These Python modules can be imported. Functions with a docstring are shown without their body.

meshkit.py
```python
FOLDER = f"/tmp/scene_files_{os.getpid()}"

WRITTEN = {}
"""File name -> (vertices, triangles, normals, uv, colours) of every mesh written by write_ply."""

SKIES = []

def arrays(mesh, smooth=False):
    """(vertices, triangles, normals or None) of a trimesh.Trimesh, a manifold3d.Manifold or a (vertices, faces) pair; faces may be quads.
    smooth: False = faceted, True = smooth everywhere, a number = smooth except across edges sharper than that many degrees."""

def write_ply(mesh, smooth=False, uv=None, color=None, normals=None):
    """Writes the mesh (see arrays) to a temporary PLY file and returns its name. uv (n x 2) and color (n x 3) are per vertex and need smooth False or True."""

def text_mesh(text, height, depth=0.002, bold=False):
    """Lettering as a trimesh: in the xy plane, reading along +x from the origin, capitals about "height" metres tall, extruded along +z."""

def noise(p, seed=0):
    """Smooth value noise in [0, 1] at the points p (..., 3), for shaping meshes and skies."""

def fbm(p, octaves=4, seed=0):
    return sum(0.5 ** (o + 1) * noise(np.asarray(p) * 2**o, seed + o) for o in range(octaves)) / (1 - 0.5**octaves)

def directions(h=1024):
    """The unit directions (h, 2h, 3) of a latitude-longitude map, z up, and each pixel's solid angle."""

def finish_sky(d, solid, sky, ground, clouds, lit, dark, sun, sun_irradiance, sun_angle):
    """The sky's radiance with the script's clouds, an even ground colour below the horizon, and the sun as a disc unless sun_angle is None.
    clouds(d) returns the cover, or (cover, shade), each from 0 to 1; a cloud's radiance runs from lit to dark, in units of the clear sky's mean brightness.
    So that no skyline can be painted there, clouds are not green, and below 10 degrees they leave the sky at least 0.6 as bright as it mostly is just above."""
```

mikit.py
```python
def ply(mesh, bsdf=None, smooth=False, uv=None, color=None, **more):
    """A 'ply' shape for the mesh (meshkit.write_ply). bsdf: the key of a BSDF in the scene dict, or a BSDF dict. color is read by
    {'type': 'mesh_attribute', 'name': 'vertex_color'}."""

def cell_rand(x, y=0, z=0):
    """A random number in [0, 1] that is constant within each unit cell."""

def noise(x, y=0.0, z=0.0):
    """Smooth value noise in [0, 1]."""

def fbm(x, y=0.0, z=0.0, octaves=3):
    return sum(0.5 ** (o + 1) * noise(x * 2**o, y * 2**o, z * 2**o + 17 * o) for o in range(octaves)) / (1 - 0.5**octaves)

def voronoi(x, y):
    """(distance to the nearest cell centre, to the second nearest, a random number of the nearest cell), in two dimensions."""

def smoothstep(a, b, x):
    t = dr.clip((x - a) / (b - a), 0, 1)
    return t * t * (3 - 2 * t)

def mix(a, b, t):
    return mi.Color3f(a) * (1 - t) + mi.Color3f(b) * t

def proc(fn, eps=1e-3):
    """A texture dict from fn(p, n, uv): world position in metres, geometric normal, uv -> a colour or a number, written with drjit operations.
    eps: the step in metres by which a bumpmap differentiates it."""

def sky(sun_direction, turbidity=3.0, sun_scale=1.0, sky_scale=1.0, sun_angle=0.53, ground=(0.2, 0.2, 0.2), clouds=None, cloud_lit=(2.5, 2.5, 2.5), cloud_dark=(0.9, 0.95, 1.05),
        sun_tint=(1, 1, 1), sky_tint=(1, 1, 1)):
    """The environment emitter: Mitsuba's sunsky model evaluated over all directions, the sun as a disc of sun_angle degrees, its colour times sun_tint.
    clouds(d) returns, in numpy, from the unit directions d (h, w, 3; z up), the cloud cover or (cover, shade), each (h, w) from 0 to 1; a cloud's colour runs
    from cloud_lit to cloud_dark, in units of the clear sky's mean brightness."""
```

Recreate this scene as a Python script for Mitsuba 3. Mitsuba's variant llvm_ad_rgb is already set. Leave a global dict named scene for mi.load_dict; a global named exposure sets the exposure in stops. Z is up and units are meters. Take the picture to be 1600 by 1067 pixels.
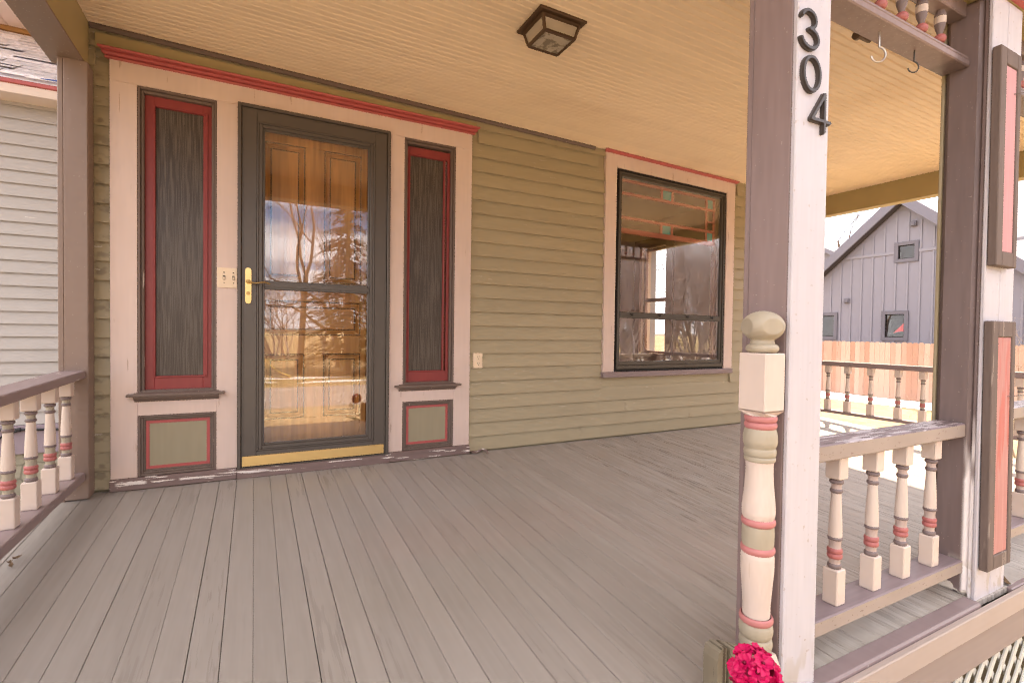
import math, random
import numpy as np, trimesh, mitsuba as mi, mikit, meshkit
import drjit as dr
from mikit import noise, fbm, cell_rand, smoothstep, mix

T = mi.ScalarTransform4f
rng = np.random.default_rng(7)
scene, labels = {}, {}

# ------------------------------------------------------------------ camera, sky, exposure
CAM = np.array([0.0, -3.25, 0.86])
FWD = np.array([0.46004, 0.88767, -0.01996])
scene['camera'] = {'type': 'perspective', 'fov': 2 * math.degrees(math.atan(800 / 778.05)), 'fov_axis': 'x', 'near_clip': 0.05, 'far_clip': 900.0,
                   'to_world': T().look_at(origin=CAM.tolist(), target=(CAM + FWD).tolist(), up=[-0.0029, 0.02398, 0.99971])}


def clouds(d):
    q = d / np.maximum(d[..., 2:3], 0.04)
    n = meshkit.fbm(np.stack([q[..., 0] * 0.55 + 3.1, q[..., 1] * 0.55 + 1.7, q[..., 2] * 0], -1), 5, 3)
    cover = np.clip((n - 0.33) / 0.16, 0, 1)
    shade = np.clip((meshkit.fbm(q * [0.8, 0.8, 0] + 9.3, 4, 11) - 0.4) / 0.3, 0, 1) * 0.6
    return cover, shade


SUN = np.array([0.55, 0.32, 0.77])
scene['sky'] = mikit.sky(SUN.tolist(), turbidity=3, clouds=clouds, cloud_lit=(4.2, 4.0, 4.0), cloud_dark=(2.1, 2.0, 2.1), ground=(0.2, 0.18, 0.15),
                         sun_tint=(1.0, 0.93, 0.84), sky_tint=(1.08, 0.97, 0.92))
exposure = 3.36

# ------------------------------------------------------------------ materials
def ply(mesh, bsdf, **more):
    return mikit.ply(mesh, 'mat_' + bsdf, **more)



def C(*v):
    return {'type': 'rgb', 'value': list(v)}


def P(name, tex, rough=0.5, spec=0.4, bump=None, bump_scale=0.001, **more):
    tex = C(*tex) if isinstance(tex, tuple) else tex
    b = {'type': 'principled', 'base_color': tex, 'roughness': rough, 'specular': spec, **more}
    if bump is not None:
        b = {'type': 'bumpmap', 'tex': bump, 'scale': bump_scale, 'bsdf': b}
    scene['mat_' + name] = {'type': 'twosided', 'bsdf': b}


def paint(c, axis, var=0.12, wear=None, amount=0.0, scale=1.0, dirt=0.06):
    """Old brushed house paint: faint grain along the axis, broad tone drift, flecks where it has worn through."""
    def fn(p, n, uv):
        q = [p.x, p.y, p.z]
        s = [q[i] * (5 if i == axis else 70) * scale for i in range(3)]
        g = fbm(s[0], s[1], s[2], 2)
        big = fbm(p.x * 2.3, p.y * 2.3 + 5, p.z * 2.3, 2)
        col = mi.Color3f(*c) * (1 - var * 0.5 + var * (0.55 * g + 0.45 * big)) * (1 - dirt * smoothstep(0.55, 0.8, big))
        if wear is not None:
            f = fbm(s[0] * 0.9 + 31, s[1] * 0.9, s[2] * 0.9, 3)
            col = mix(col, mi.Color3f(*wear), smoothstep(0.80 - amount, 0.84 - amount, f) * 0.85)
        return col
    return mikit.proc(fn)


def grain_bump(axis, k=1.0):
    def fn(p, n, uv):
        q = [p.x, p.y, p.z]
        s = [q[i] * (6 if i == axis else 140) * k for i in range(3)]
        return fbm(s[0], s[1], s[2], 2)
    return mikit.proc(fn, eps=2e-3)


BW = 0.0842


def floor_fn(p, n, uv):
    bi = dr.floor(p.x / BW + 100.0)
    t, t2 = cell_rand(bi, 3, 1), cell_rand(bi, 8, 2)
    g = fbm(p.x * 90, p.y * 5 + t * 40, t * 9, 3)
    blot = fbm(p.x * 1.3 + 4, p.y * 1.3, 1.0, 3)
    col = mix((0.262, 0.230, 0.196), (0.290, 0.260, 0.240), blot)
    col = mix(col, (0.29, 0.235, 0.205), smoothstep(0.5, 0.75, fbm(p.x * 0.9 + 11, p.y * 1.7, 2.0, 2)) * 0.45)
    col = col * (0.955 + 0.09 * t) * (0.94 + 0.12 * g)
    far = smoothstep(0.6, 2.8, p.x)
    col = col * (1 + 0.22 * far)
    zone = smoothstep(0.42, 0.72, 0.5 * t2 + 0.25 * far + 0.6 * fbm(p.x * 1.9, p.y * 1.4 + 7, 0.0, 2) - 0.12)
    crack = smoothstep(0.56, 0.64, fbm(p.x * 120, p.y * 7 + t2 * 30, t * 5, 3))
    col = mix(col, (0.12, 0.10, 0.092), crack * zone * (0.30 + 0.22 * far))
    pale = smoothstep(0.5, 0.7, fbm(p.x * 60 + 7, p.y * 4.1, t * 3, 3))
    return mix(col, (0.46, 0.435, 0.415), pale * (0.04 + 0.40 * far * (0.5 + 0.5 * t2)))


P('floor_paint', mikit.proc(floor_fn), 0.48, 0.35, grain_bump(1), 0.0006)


def ceil_fn(p, n, uv):
    bi = dr.floor(p.y / 0.0835 + 100.0)
    t = cell_rand(bi, 5, 1)
    st = fbm(p.x * 1.5 + 3, p.y * 2.2, 4.0, 3)
    col = mi.Color3f(0.77, 0.625, 0.46) * (0.95 + 0.05 * t)
    col = mix(col, (0.60, 0.44, 0.28), smoothstep(0.55, 0.85, st) * 0.35)
    return col


P('ceiling_paint', mikit.proc(ceil_fn), 0.5, 0.35)


def clap_fn(p, n, uv):
    bi = dr.floor(p.z / 0.0985 + 100.0)
    t = cell_rand(bi, 5, dr.floor(p.x * 0.4))
    g = fbm(p.x * 5, t * 9, p.z * 110, 2)
    big = fbm(p.x * 1.8, 3.0, p.z * 2.6, 3)
    col = mi.Color3f(0.345, 0.290, 0.188) * (0.95 + 0.08 * t) * (0.94 + 0.06 * g + 0.07 * big)
    old = smoothstep(-0.60, -0.70, p.x)
    sc = smoothstep(0.76, 0.80, fbm(p.x * 14, t * 17, p.z * 60, 3))
    col = mix(col, (0.14, 0.11, 0.07), old * smoothstep(0.5, 0.7, fbm(p.x * 20, t * 11, p.z * 22, 3)) * 0.55)
    return mix(col, (0.55, 0.5, 0.42), sc * (0.25 + 0.5 * old))


P('siding_paint', mikit.proc(clap_fn), 0.5, 0.35)
PINK, BROWN, RED, OLIVE = (0.60, 0.475, 0.42), (0.145, 0.105, 0.088), (0.40, 0.075, 0.06), (0.30, 0.25, 0.16)
P('pink_paint', paint(PINK, 2, 0.10, (0.45, 0.32, 0.25), 0.015), 0.45, 0.4, grain_bump(2), 0.0003)
P('brown_paint', paint(BROWN, 2, 0.22, (0.5, 0.44, 0.4), 0.03), 0.5, 0.4, grain_bump(2), 0.0006)
P('rail_paint', paint((0.22, 0.165, 0.165), 1, 0.2, (0.42, 0.36, 0.33), 0.03), 0.42, 0.5)


def base_fn(p, n, uv):
    col = mi.Color3f(0.175, 0.12, 0.11) * (0.85 + 0.3 * fbm(p.x * 6, p.y * 50, p.z * 50, 2))
    f = fbm(p.x * 9 + 2, 1.0, p.z * 90, 3)
    streak = smoothstep(0.024, 0.031, p.z) * smoothstep(0.047, 0.040, p.z) * smoothstep(0.40, 0.55, noise(p.x * 7, 2.0, 0.0)) * smoothstep(0.38, 0.44, f) * smoothstep(0.1, 0.0, p.x)
    chip = smoothstep(0.70, 0.74, f)
    return mix(col, (0.68, 0.62, 0.58), dr.maximum(streak, chip))


P('base_paint', mikit.proc(base_fn), 0.5, 0.4)
P('red_paint', paint((0.235, 0.038, 0.036), 2, 0.2), 0.42, 0.45)
P('red_trim_paint', paint((0.40, 0.085, 0.08), 0, 0.15), 0.42, 0.45)
P('pale_red_paint', (0.38, 0.085, 0.08), 0.5)
P('olive_paint', paint(OLIVE, 2, 0.16, (0.2, 0.16, 0.1), 0.02), 0.5, 0.4)
P('beam_paint', (0.34, 0.27, 0.135), 0.5)
P('panel_olive', paint((0.285, 0.245, 0.165), 2, 0.14), 0.5, 0.35)


def white_fn(p, n, uv):
    big = fbm(p.x * 3, p.y * 3, p.z * 1.6, 3)
    col = mix((0.445, 0.422, 0.460), (0.475, 0.452, 0.480), big)
    col = col * (0.95 + 0.08 * fbm(p.x * 90, p.y * 90, p.z * 5, 2))
    f = fbm(p.x * 90, p.y * 90, p.z * 60, 3)
    col = mix(col, (0.36, 0.29, 0.26), smoothstep(0.77, 0.80, f) * 0.6)
    low = smoothstep(0.05, -0.14, p.z)
    return mix(col, (0.36, 0.31, 0.26), low * smoothstep(0.50, 0.62, fbm(p.x * 26, p.y * 26, p.z * 9, 3)) * 0.8)


P('white_paint', mikit.proc(white_fn), 0.45, 0.4, grain_bump(2), 0.0004)


def post_fn(p, n, uv):
    s = fbm(p.x * 80, p.y * 80, p.z * 6, 2)
    big = fbm(p.x * 3, p.y * 9, p.z * 2, 3)
    col = mix((0.195, 0.140, 0.135), (0.25, 0.185, 0.18), big) * (0.88 + 0.24 * s)
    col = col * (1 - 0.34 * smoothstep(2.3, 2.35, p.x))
    col = mix(col, (0.20, 0.142, 0.115), smoothstep(0.0, -0.3, p.x))
    f = fbm(p.x * 150, p.y * 150, p.z * 80, 3)
    col = mix(col, (0.5, 0.42, 0.36), smoothstep(0.765, 0.80, f) * 0.35)
    edge = smoothstep(-2.350, -2.366, p.y) * smoothstep(2.3, 2.35, p.x) * smoothstep(0.62, 0.5, p.z + 0.35 * noise(p.x * 30, p.y * 60, p.z * 9))
    col = mix(col, (0.72, 0.68, 0.68), edge)
    low = smoothstep(0.03, -0.06, p.z) * smoothstep(2.3, 2.35, p.x) * smoothstep(0.5, 0.56, fbm(p.x * 20, p.y * 34, p.z * 16, 3))
    return mix(col, (0.55, 0.5, 0.44), low)


P('post_paint', mikit.proc(post_fn), 0.45, 0.45, grain_bump(2), 0.0008)


def peel_fn(p, n, uv):
    f = fbm(p.x * 9, p.y * 70, 3.0, 3)
    g = fbm(p.x * 6, p.y * 120, 1.0, 2)
    top = smoothstep(0.3, 0.45, p.z)
    col = mix((0.20, 0.155, 0.165), (0.40, 0.36, 0.38), smoothstep(0.46, 0.58, f) * top)
    col = mix(col, (0.10, 0.075, 0.075), smoothstep(0.58, 0.66, fbm(p.x * 14 + 4, p.y * 90, 3.0, 3)) * top * 0.7)
    col = col * (0.9 + 0.2 * g)
    side = mi.Color3f(0.29, 0.235, 0.205) * (0.9 + 0.2 * g)
    side = mix(side, (0.2, 0.15, 0.13), smoothstep(0.76, 0.80, fbm(p.x * 70, 2.0, p.z * 120, 3)))
    return mix(side, col, smoothstep(0.3, 0.7, n.z))


P('peeling_rail_paint', mikit.proc(peel_fn), 0.5, 0.4, grain_bump(0, 0.8), 0.001)
P('cream_paint', paint((0.54, 0.445, 0.39), 2, 0.10, (0.5, 0.4, 0.33), 0.02), 0.45, 0.4)
P('sage_paint', paint((0.335, 0.29, 0.22), 2, 0.18), 0.5, 0.4)
P('rose_paint', (0.41, 0.16, 0.155), 0.45)
P('turned_paint', {'type': 'mesh_attribute', 'name': 'vertex_color'}, 0.45, 0.4)
P('door_gray', (0.082, 0.068, 0.058), 0.36, 0.5)
P('bronze', (0.055, 0.045, 0.035), 0.35, 0.5)
P('bronze_dark', (0.012, 0.010, 0.009), 0.5, 0.3)
P('brass', (0.80, 0.57, 0.24), 0.33, 0.5, metallic=0.85)
P('brass_dark', (0.42, 0.27, 0.10), 0.3, 0.5, metallic=0.8)
P('ivory', (0.72, 0.58, 0.42), 0.35, 0.5)
P('dark_screw', (0.07, 0.05, 0.035), 0.4)
P('steel', (0.55, 0.52, 0.5), 0.35, 0.5, metallic=0.8)
P('black_iron', (0.045, 0.036, 0.032), 0.42, 0.5)
P('lamp_bronze', (0.085, 0.05, 0.028), 0.4, 0.5, metallic=0.3)


def lampglass_fn(p, n, uv):
    f = fbm(p.x * 38, p.y * 38, p.z * 38, 3)
    return mix((0.36, 0.315, 0.26), (0.12, 0.095, 0.065), smoothstep(0.42, 0.6, f) * smoothstep(0.6, 0.95, -n.z) * 0.75)


P('lamp_glass', mikit.proc(lampglass_fn), 0.25, 0.5)


def oak_fn(p, n, uv):
    v = fbm(p.x * 60, 1.0, p.z * 3, 3)
    h = fbm(p.x * 3, 1.0, p.z * 60, 3)
    rail = smoothstep(0.81, 0.83, p.z) * smoothstep(1.04, 1.02, p.z)
    g = v * (1 - rail) + h * rail
    b = noise(p.x * 9, 0.0, p.z * 0.7)
    return mix((0.20, 0.080, 0.017), (0.50, 0.235, 0.062), 0.75 * g + 0.35 * b)


P('oak', mikit.proc(oak_fn), 0.3, 0.5)
P('oak_dark', (0.085, 0.038, 0.013), 0.5)


def reed_bump(p, n, uv):
    w = p.x * 900 + 3.0 * noise(p.x * 90, p.z * 12, 0.0)
    return 0.5 + 0.25 * dr.sin(w) + 0.6 * fbm(p.x * 330, 0.0, p.z * 60, 2)


def reed_col(p, n, uv):
    s = fbm(p.x * 260, 0.0, p.z * 7, 3)
    return mix((0.055, 0.042, 0.034), (0.105, 0.086, 0.071), smoothstep(0.3, 0.75, s))


P('reeded_glass', mikit.proc(reed_col), 0.32, 0.38, mikit.proc(reed_bump, eps=4e-4), 0.00035)
scene['mat_clear_glass'] = {'type': 'thindielectric', 'int_ior': 1.85}
scene['mat_window_glass'] = {'type': 'thindielectric', 'int_ior': 2.1}
scene['mat_plain_glass'] = {'type': 'thindielectric'}
scene['mat_teal_glass'] = {'type': 'twosided', 'bsdf': {'type': 'principled', 'base_color': C(0.06, 0.27, 0.27), 'roughness': 0.3}}
scene['mat_amber_glass'] = {'type': 'thindielectric', 'specular_transmittance': C(0.40, 0.27, 0.2)}
P('muntin_red', (0.36, 0.10, 0.07), 0.5)
P('room_wall', (0.62, 0.50, 0.38), 0.7)
P('room_ceiling', (0.62, 0.55, 0.42), 0.8)
P('room_floor', (0.22, 0.12, 0.06), 0.4)
P('room_wood', (0.24, 0.12, 0.065), 0.4)
P('weathered_wood', paint((0.16, 0.135, 0.098), 2, 0.7, (0.05, 0.035, 0.025), 0.22, 0.8), 0.7, 0.2, grain_bump(2, 0.6), 0.003)


def panelwood_fn(p, n, uv):
    g = fbm(p.x * 80, p.y * 30, p.z * 5, 3)
    col = mix((0.36, 0.155, 0.14), (0.45, 0.235, 0.215), g)
    col = mix(col, (0.47, 0.255, 0.28), smoothstep(1.0, 1.1, p.z) * 0.6)
    return mix(col, (0.42, 0.11, 0.09), smoothstep(0.55, 0.72, fbm(p.x * 40, 2.0, p.z * 4 + 2, 3)) * 0.75 * smoothstep(1.7, 0.4, p.z))


P('pink_board', mikit.proc(panelwood_fn), 0.6, 0.3, grain_bump(2), 0.0008)
P('brown_board', paint((0.135, 0.102, 0.09), 2, 0.5, (0.24, 0.195, 0.17), 0.13, 0.8), 0.7, 0.25, grain_bump(2), 0.0015)
P('apron_paint', paint((0.36, 0.29, 0.255), 0, 0.1, (0.4, 0.3, 0.26), 0.01), 0.5, 0.35)
P('apron_low_paint', paint((0.26, 0.205, 0.185), 0, 0.12), 0.55, 0.3)
P('lattice_paint', paint((0.52, 0.50, 0.45), 2, 0.15, (0.25, 0.2, 0.15), 0.05), 0.6, 0.3)
P('wing_paint', paint((0.40, 0.372, 0.355), 0, 0.10, (0.6, 0.56, 0.52), 0.02), 0.55, 0.3)
P('fascia_paint', (0.66, 0.55, 0.48), 0.5)
P('soffit_paint', (0.72, 0.60, 0.54), 0.6)
P('rust', (0.36, 0.2, 0.08), 0.8)
P('lavender_board', (0.26, 0.205, 0.24), 0.5)


def stone_fn(p, n, uv):
    a, b, w = mikit.voronoi(p.x * 3.2, p.z * 4.5)
    f = fbm(p.x * 30, p.y * 30, p.z * 30, 3)
    return mix((0.22, 0.20, 0.15), (0.36, 0.33, 0.26), f) * (0.8 + 0.3 * w) * (0.6 + 0.4 * smoothstep(0.01, 0.06, b - a))


P('stone', mikit.proc(stone_fn), 0.9, 0.1)


def shingle_fn(p, n, uv):
    r = cell_rand(dr.floor(p.x / 0.3 + 50), dr.floor(p.y / 0.12 + 50), 4)
    return mi.Color3f(0.78, 0.77, 0.82) * (0.8 + 0.3 * r) * (0.85 + 0.3 * fbm(p.x * 70, p.y * 70, 0.0, 2))


P('shingle', mikit.proc(shingle_fn), 0.9, 0.1)
P('blue_tarp', (0.07, 0.13, 0.38), 0.5)
P('gray_siding', (0.222, 0.215, 0.258), 0.6, 0.3)
P('gray_batten', (0.235, 0.228, 0.27), 0.6, 0.3)
P('gray_trim', (0.135, 0.128, 0.155), 0.55, 0.3)
P('gray_rake', (0.165, 0.158, 0.195), 0.55, 0.3)
P('gray_soffit', (0.07, 0.058, 0.06), 0.6, 0.3)
P('far_roof', (0.42, 0.40, 0.41), 0.9, 0.1)
P('picket_a', paint((0.44, 0.285, 0.215), 2, 0.3, (0.27, 0.13, 0.085), 0.06, 0.35), 0.7, 0.2)
P('picket_b', (0.50, 0.345, 0.27), 0.7, 0.2)
P('picket_c', (0.40, 0.23, 0.165), 0.7, 0.2)


def lawn_fn(p, n, uv):
    f = fbm(p.x * 0.35, p.y * 0.35, 1.0, 3)
    g = fbm(p.x * 7, p.y * 7, 0.0, 3)
    col = mix((0.21, 0.155, 0.085), (0.34, 0.265, 0.16), g)
    return mix(col, (0.17, 0.14, 0.06), smoothstep(0.5, 0.75, f) * 0.7)


P('dry_lawn', mikit.proc(lawn_fn), 0.9, 0.1)
P('asphalt_pale', (0.30, 0.265, 0.25), 0.8, 0.15)
P('gravel', mikit.proc(lambda p, n, uv: mix((0.16, 0.12, 0.07), (0.48, 0.38, 0.25), fbm(p.x * 14, p.y * 14, 0.0, 2))), 0.9, 0.1)
P('snow_white', (0.82, 0.82, 0.84), 0.8, 0.2)
P('bark', (0.17, 0.125, 0.10), 0.85, 0.1)
P('bark_tan', (0.27, 0.20, 0.155), 0.85, 0.1)
P('brush_bark', (0.44, 0.36, 0.34), 0.85, 0.1)
P('twig_pale', (0.50, 0.40, 0.31), 0.8, 0.1)
P('needles', (0.085, 0.075, 0.03), 0.8, 0.1)
P('needles_gold', (0.15, 0.105, 0.025), 0.8, 0.1)
P('petal', (0.46, 0.002, 0.075), 0.5, 0.3)
P('petal_dark', (0.14, 0.0, 0.02), 0.5, 0.3)
P('leaf_green', (0.10, 0.17, 0.03), 0.5, 0.3)
P('bud_green', (0.25, 0.26, 0.06), 0.5, 0.3)
P('terracotta', (0.42, 0.19, 0.11), 0.8)
P('dead_leaf', (0.12, 0.07, 0.035), 0.8)
P('cable_black', (0.02, 0.018, 0.022), 0.5)
P('yellow_plastic', (0.75, 0.48, 0.04), 0.4)
P('red_canvas', (0.75, 0.03, 0.02), 0.6)
P('dark_room', (0.06, 0.055, 0.045), 0.9)
P('nail', (0.12, 0.09, 0.08), 0.5)

# ------------------------------------------------------------------ builders
_count = {}


def nm(base):
    _count[base] = _count.get(base, -1) + 1
    return base if _count[base] == 0 else f'{base}_{_count[base]:03d}'


def say(key, label=None, cat=None, group=None, kind=None):
    d = {k: v for k, v in dict(label=label, category=cat, group=group, kind=kind).items() if v}
    if d:
        labels[key] = d
    return key


def add(base, mesh, bsdf, smooth=False, label=None, cat=None, group=None, kind=None, color=None):
    key = nm(base)
    if isinstance(mesh, list):
        mesh = join(mesh)
    scene[key] = ply(mesh, bsdf, smooth=smooth, color=color)
    say(key, label, cat, group, kind)
    return key


def thing(base, label, cat, group=None):
    return say(nm(base), label, cat, group)


def join(ms):
    return trimesh.util.concatenate([m for m in ms if m is not None])


_BOXF = None


def bx(x0, x1, y0, y1, z0, z1, c=0.003):
    """A box with chamfered edges; every face keeps its own vertices."""
    global _BOXF
    h = np.array([x1 - x0, y1 - y0, z1 - z0]) / 2
    c = min(c, h.min() * 0.45)
    ctr = np.array([x0 + x1, y0 + y1, z0 + z1]) / 2
    S = np.array([[a, b, d] for a in (-1, 1) for b in (-1, 1) for d in (-1, 1)], float)
    v = np.vstack([S * (h - c * (1 - np.eye(3)[k])) for k in range(3)])
    if _BOXF is None:
        S2 = np.vstack([S * (1 - 0.2 * (1 - np.eye(3)[k])) for k in range(3)])
        hull = trimesh.Trimesh(S2, np.zeros((0, 3), int), process=False).convex_hull
        idx = [int(np.argmin(np.linalg.norm(S2 - q, axis=1))) for q in hull.vertices]
        _BOXF = np.array(idx)[hull.faces]
    return trimesh.Trimesh(v + ctr, _BOXF, process=False)


def prism(prof, axis, a, b):
    """Extrudes a convex-ish profile (points in the two other axes, in order) along an axis."""
    prof = np.asarray(prof, float)
    n = len(prof)
    o = [i for i in range(3) if i != axis]
    v = np.zeros((2 * n, 3))
    v[:n, o[0]], v[:n, o[1]], v[:n, axis] = prof[:, 0], prof[:, 1], a
    v[n:, o[0]], v[n:, o[1]], v[n:, axis] = prof[:, 0], prof[:, 1], b
    i = np.arange(n)
    j = (i + 1) % n
    f = np.vstack([np.stack([i, j, j + n], 1), np.stack([i, j + n, i + n], 1)])
    import mapbox_earcut as me
    cap = me.triangulate_float64(prof, np.array([n], np.uint32)).reshape(-1, 3).astype(int)
    f = np.vstack([f, cap, cap[:, ::-1] + n])
    return trimesh.Trimesh(v, f, process=False)


def ring(x0, x1, z0, z1, w, y0, y1, c=0.003, wb=None, wt=None):
    """A rectangular frame in the xz plane, its four bars butted."""
    wb, wt = wb or w, wt or w
    return [bx(x0, x0 + w, y0, y1, z0, z1, c), bx(x1 - w, x1, y0, y1, z0, z1, c), bx(x0 + w, x1 - w, y0, y1, z0, z0 + wb, c), bx(x0 + w, x1 - w, y0, y1, z1 - wt, z1, c)]


def lathe(prof, cx, cy, n=24, z0=0.0):
    prof = np.asarray(prof, float)
    a = np.linspace(0, 2 * np.pi, n, endpoint=False)
    v = np.vstack([np.stack([cx + r * np.cos(a), cy + r * np.sin(a), np.full(n, z + z0)], 1) for r, z in prof])
    f = []
    i = np.arange(n)
    j = (i + 1) % n
    for k in range(len(prof) - 1):
        f += [np.stack([k * n + i, k * n + j, (k + 1) * n + j], 1), np.stack([k * n + i, (k + 1) * n + j, (k + 1) * n + i], 1)]
    return trimesh.Trimesh(v, np.vstack(f), process=False)


def bead(r0, r1, z0, z1, n=7):
    """A half-round turning between two radii: r0 in the hollow, r1 at the crest."""
    t = np.linspace(0, np.pi, n)
    return [(r0 + (r1 - r0) * math.sin(x), z0 + (z1 - z0) * (1 - math.cos(x)) / 2) for x in t]


def spline(pts, n=6):
    from scipy.interpolate import PchipInterpolator
    p = np.asarray(pts, float)
    z = np.unique(np.concatenate([np.linspace(p[i, 1], p[i + 1, 1], n) for i in range(len(p) - 1)]))
    s = 1 if p[-1, 1] > p[0, 1] else -1
    r = PchipInterpolator(p[::s, 1], p[::s, 0])(z)
    return list(zip(r, z))


def tube(pts, rad, n=8):
    pts = np.asarray(pts, float)
    rad = np.broadcast_to(rad, len(pts))
    d = np.gradient(pts, axis=0)
    d /= np.linalg.norm(d, axis=1, keepdims=True) + 1e-12
    u = np.cross(d[0], [0.31, 0.87, 0.39])
    a = np.linspace(0, 2 * np.pi, n, endpoint=False)
    rows = []
    for k in range(len(pts)):
        u = u - d[k] * (u @ d[k])
        u /= np.linalg.norm(u)
        w = np.cross(d[k], u)
        rows.append(pts[k] + rad[k] * (np.cos(a)[:, None] * u + np.sin(a)[:, None] * w))
    v = np.vstack(rows + [pts[:1], pts[-1:]])
    i = np.arange(n)
    j = (i + 1) % n
    f = []
    for k in range(len(pts) - 1):
        f += [np.stack([k * n + i, k * n + j, (k + 1) * n + j], 1), np.stack([k * n + i, (k + 1) * n + j, (k + 1) * n + i], 1)]
    e = len(pts) * n
    f += [np.stack([j, i, np.full(n, e)], 1), np.stack([(len(pts) - 1) * n + i, (len(pts) - 1) * n + j, np.full(n, e + 1)], 1)]
    return trimesh.Trimesh(v, np.vstack(f), process=False)


def flat_plate(poly, y, depth, c=0.0):
    m = trimesh.creation.extrude_polygon(poly, depth, engine='earcut')
    v = m.vertices
    return trimesh.Trimesh(np.stack([v[:, 0], y - v[:, 2], v[:, 1]], 1), m.faces, process=False)


SLOPE = 0.0584


def on_floor(m):
    v = m.vertices.copy()
    v[:, 2] += SLOPE * v[:, 1]
    return trimesh.Trimesh(v, m.faces, process=False)


def ceil_z(x):
    return 2.385 - 0.0165 * (x + 0.74)


def under_ceiling(m):
    v = m.vertices.copy()
    v[:, 2] += ceil_z(v[:, 0]) - 2.37
    return trimesh.Trimesh(v, m.faces, process=False)


# ------------------------------------------------------------------ ground, road
GZ = -1.0
lawn = trimesh.Trimesh([[-300, -300, GZ], [300, -300, GZ], [300, 300, GZ], [-300, 300, GZ]], [[0, 1, 2], [0, 2, 3]], process=False)
add('lawn', lawn, 'dry_lawn', kind='structure', label='dry brown winter lawn around the houses')
add('road', bx(-150, 150, -13.8, -9.4, GZ - 0.1, GZ + 0.02, 0.004), 'asphalt_pale', kind='structure', label='pale road in front of the house')
add('gravel_verge', bx(-150, 150, -9.38, -7.2, GZ - 0.1, GZ + 0.008, 0.004), 'gravel', kind='structure', label='gravel verge beside the road')


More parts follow.
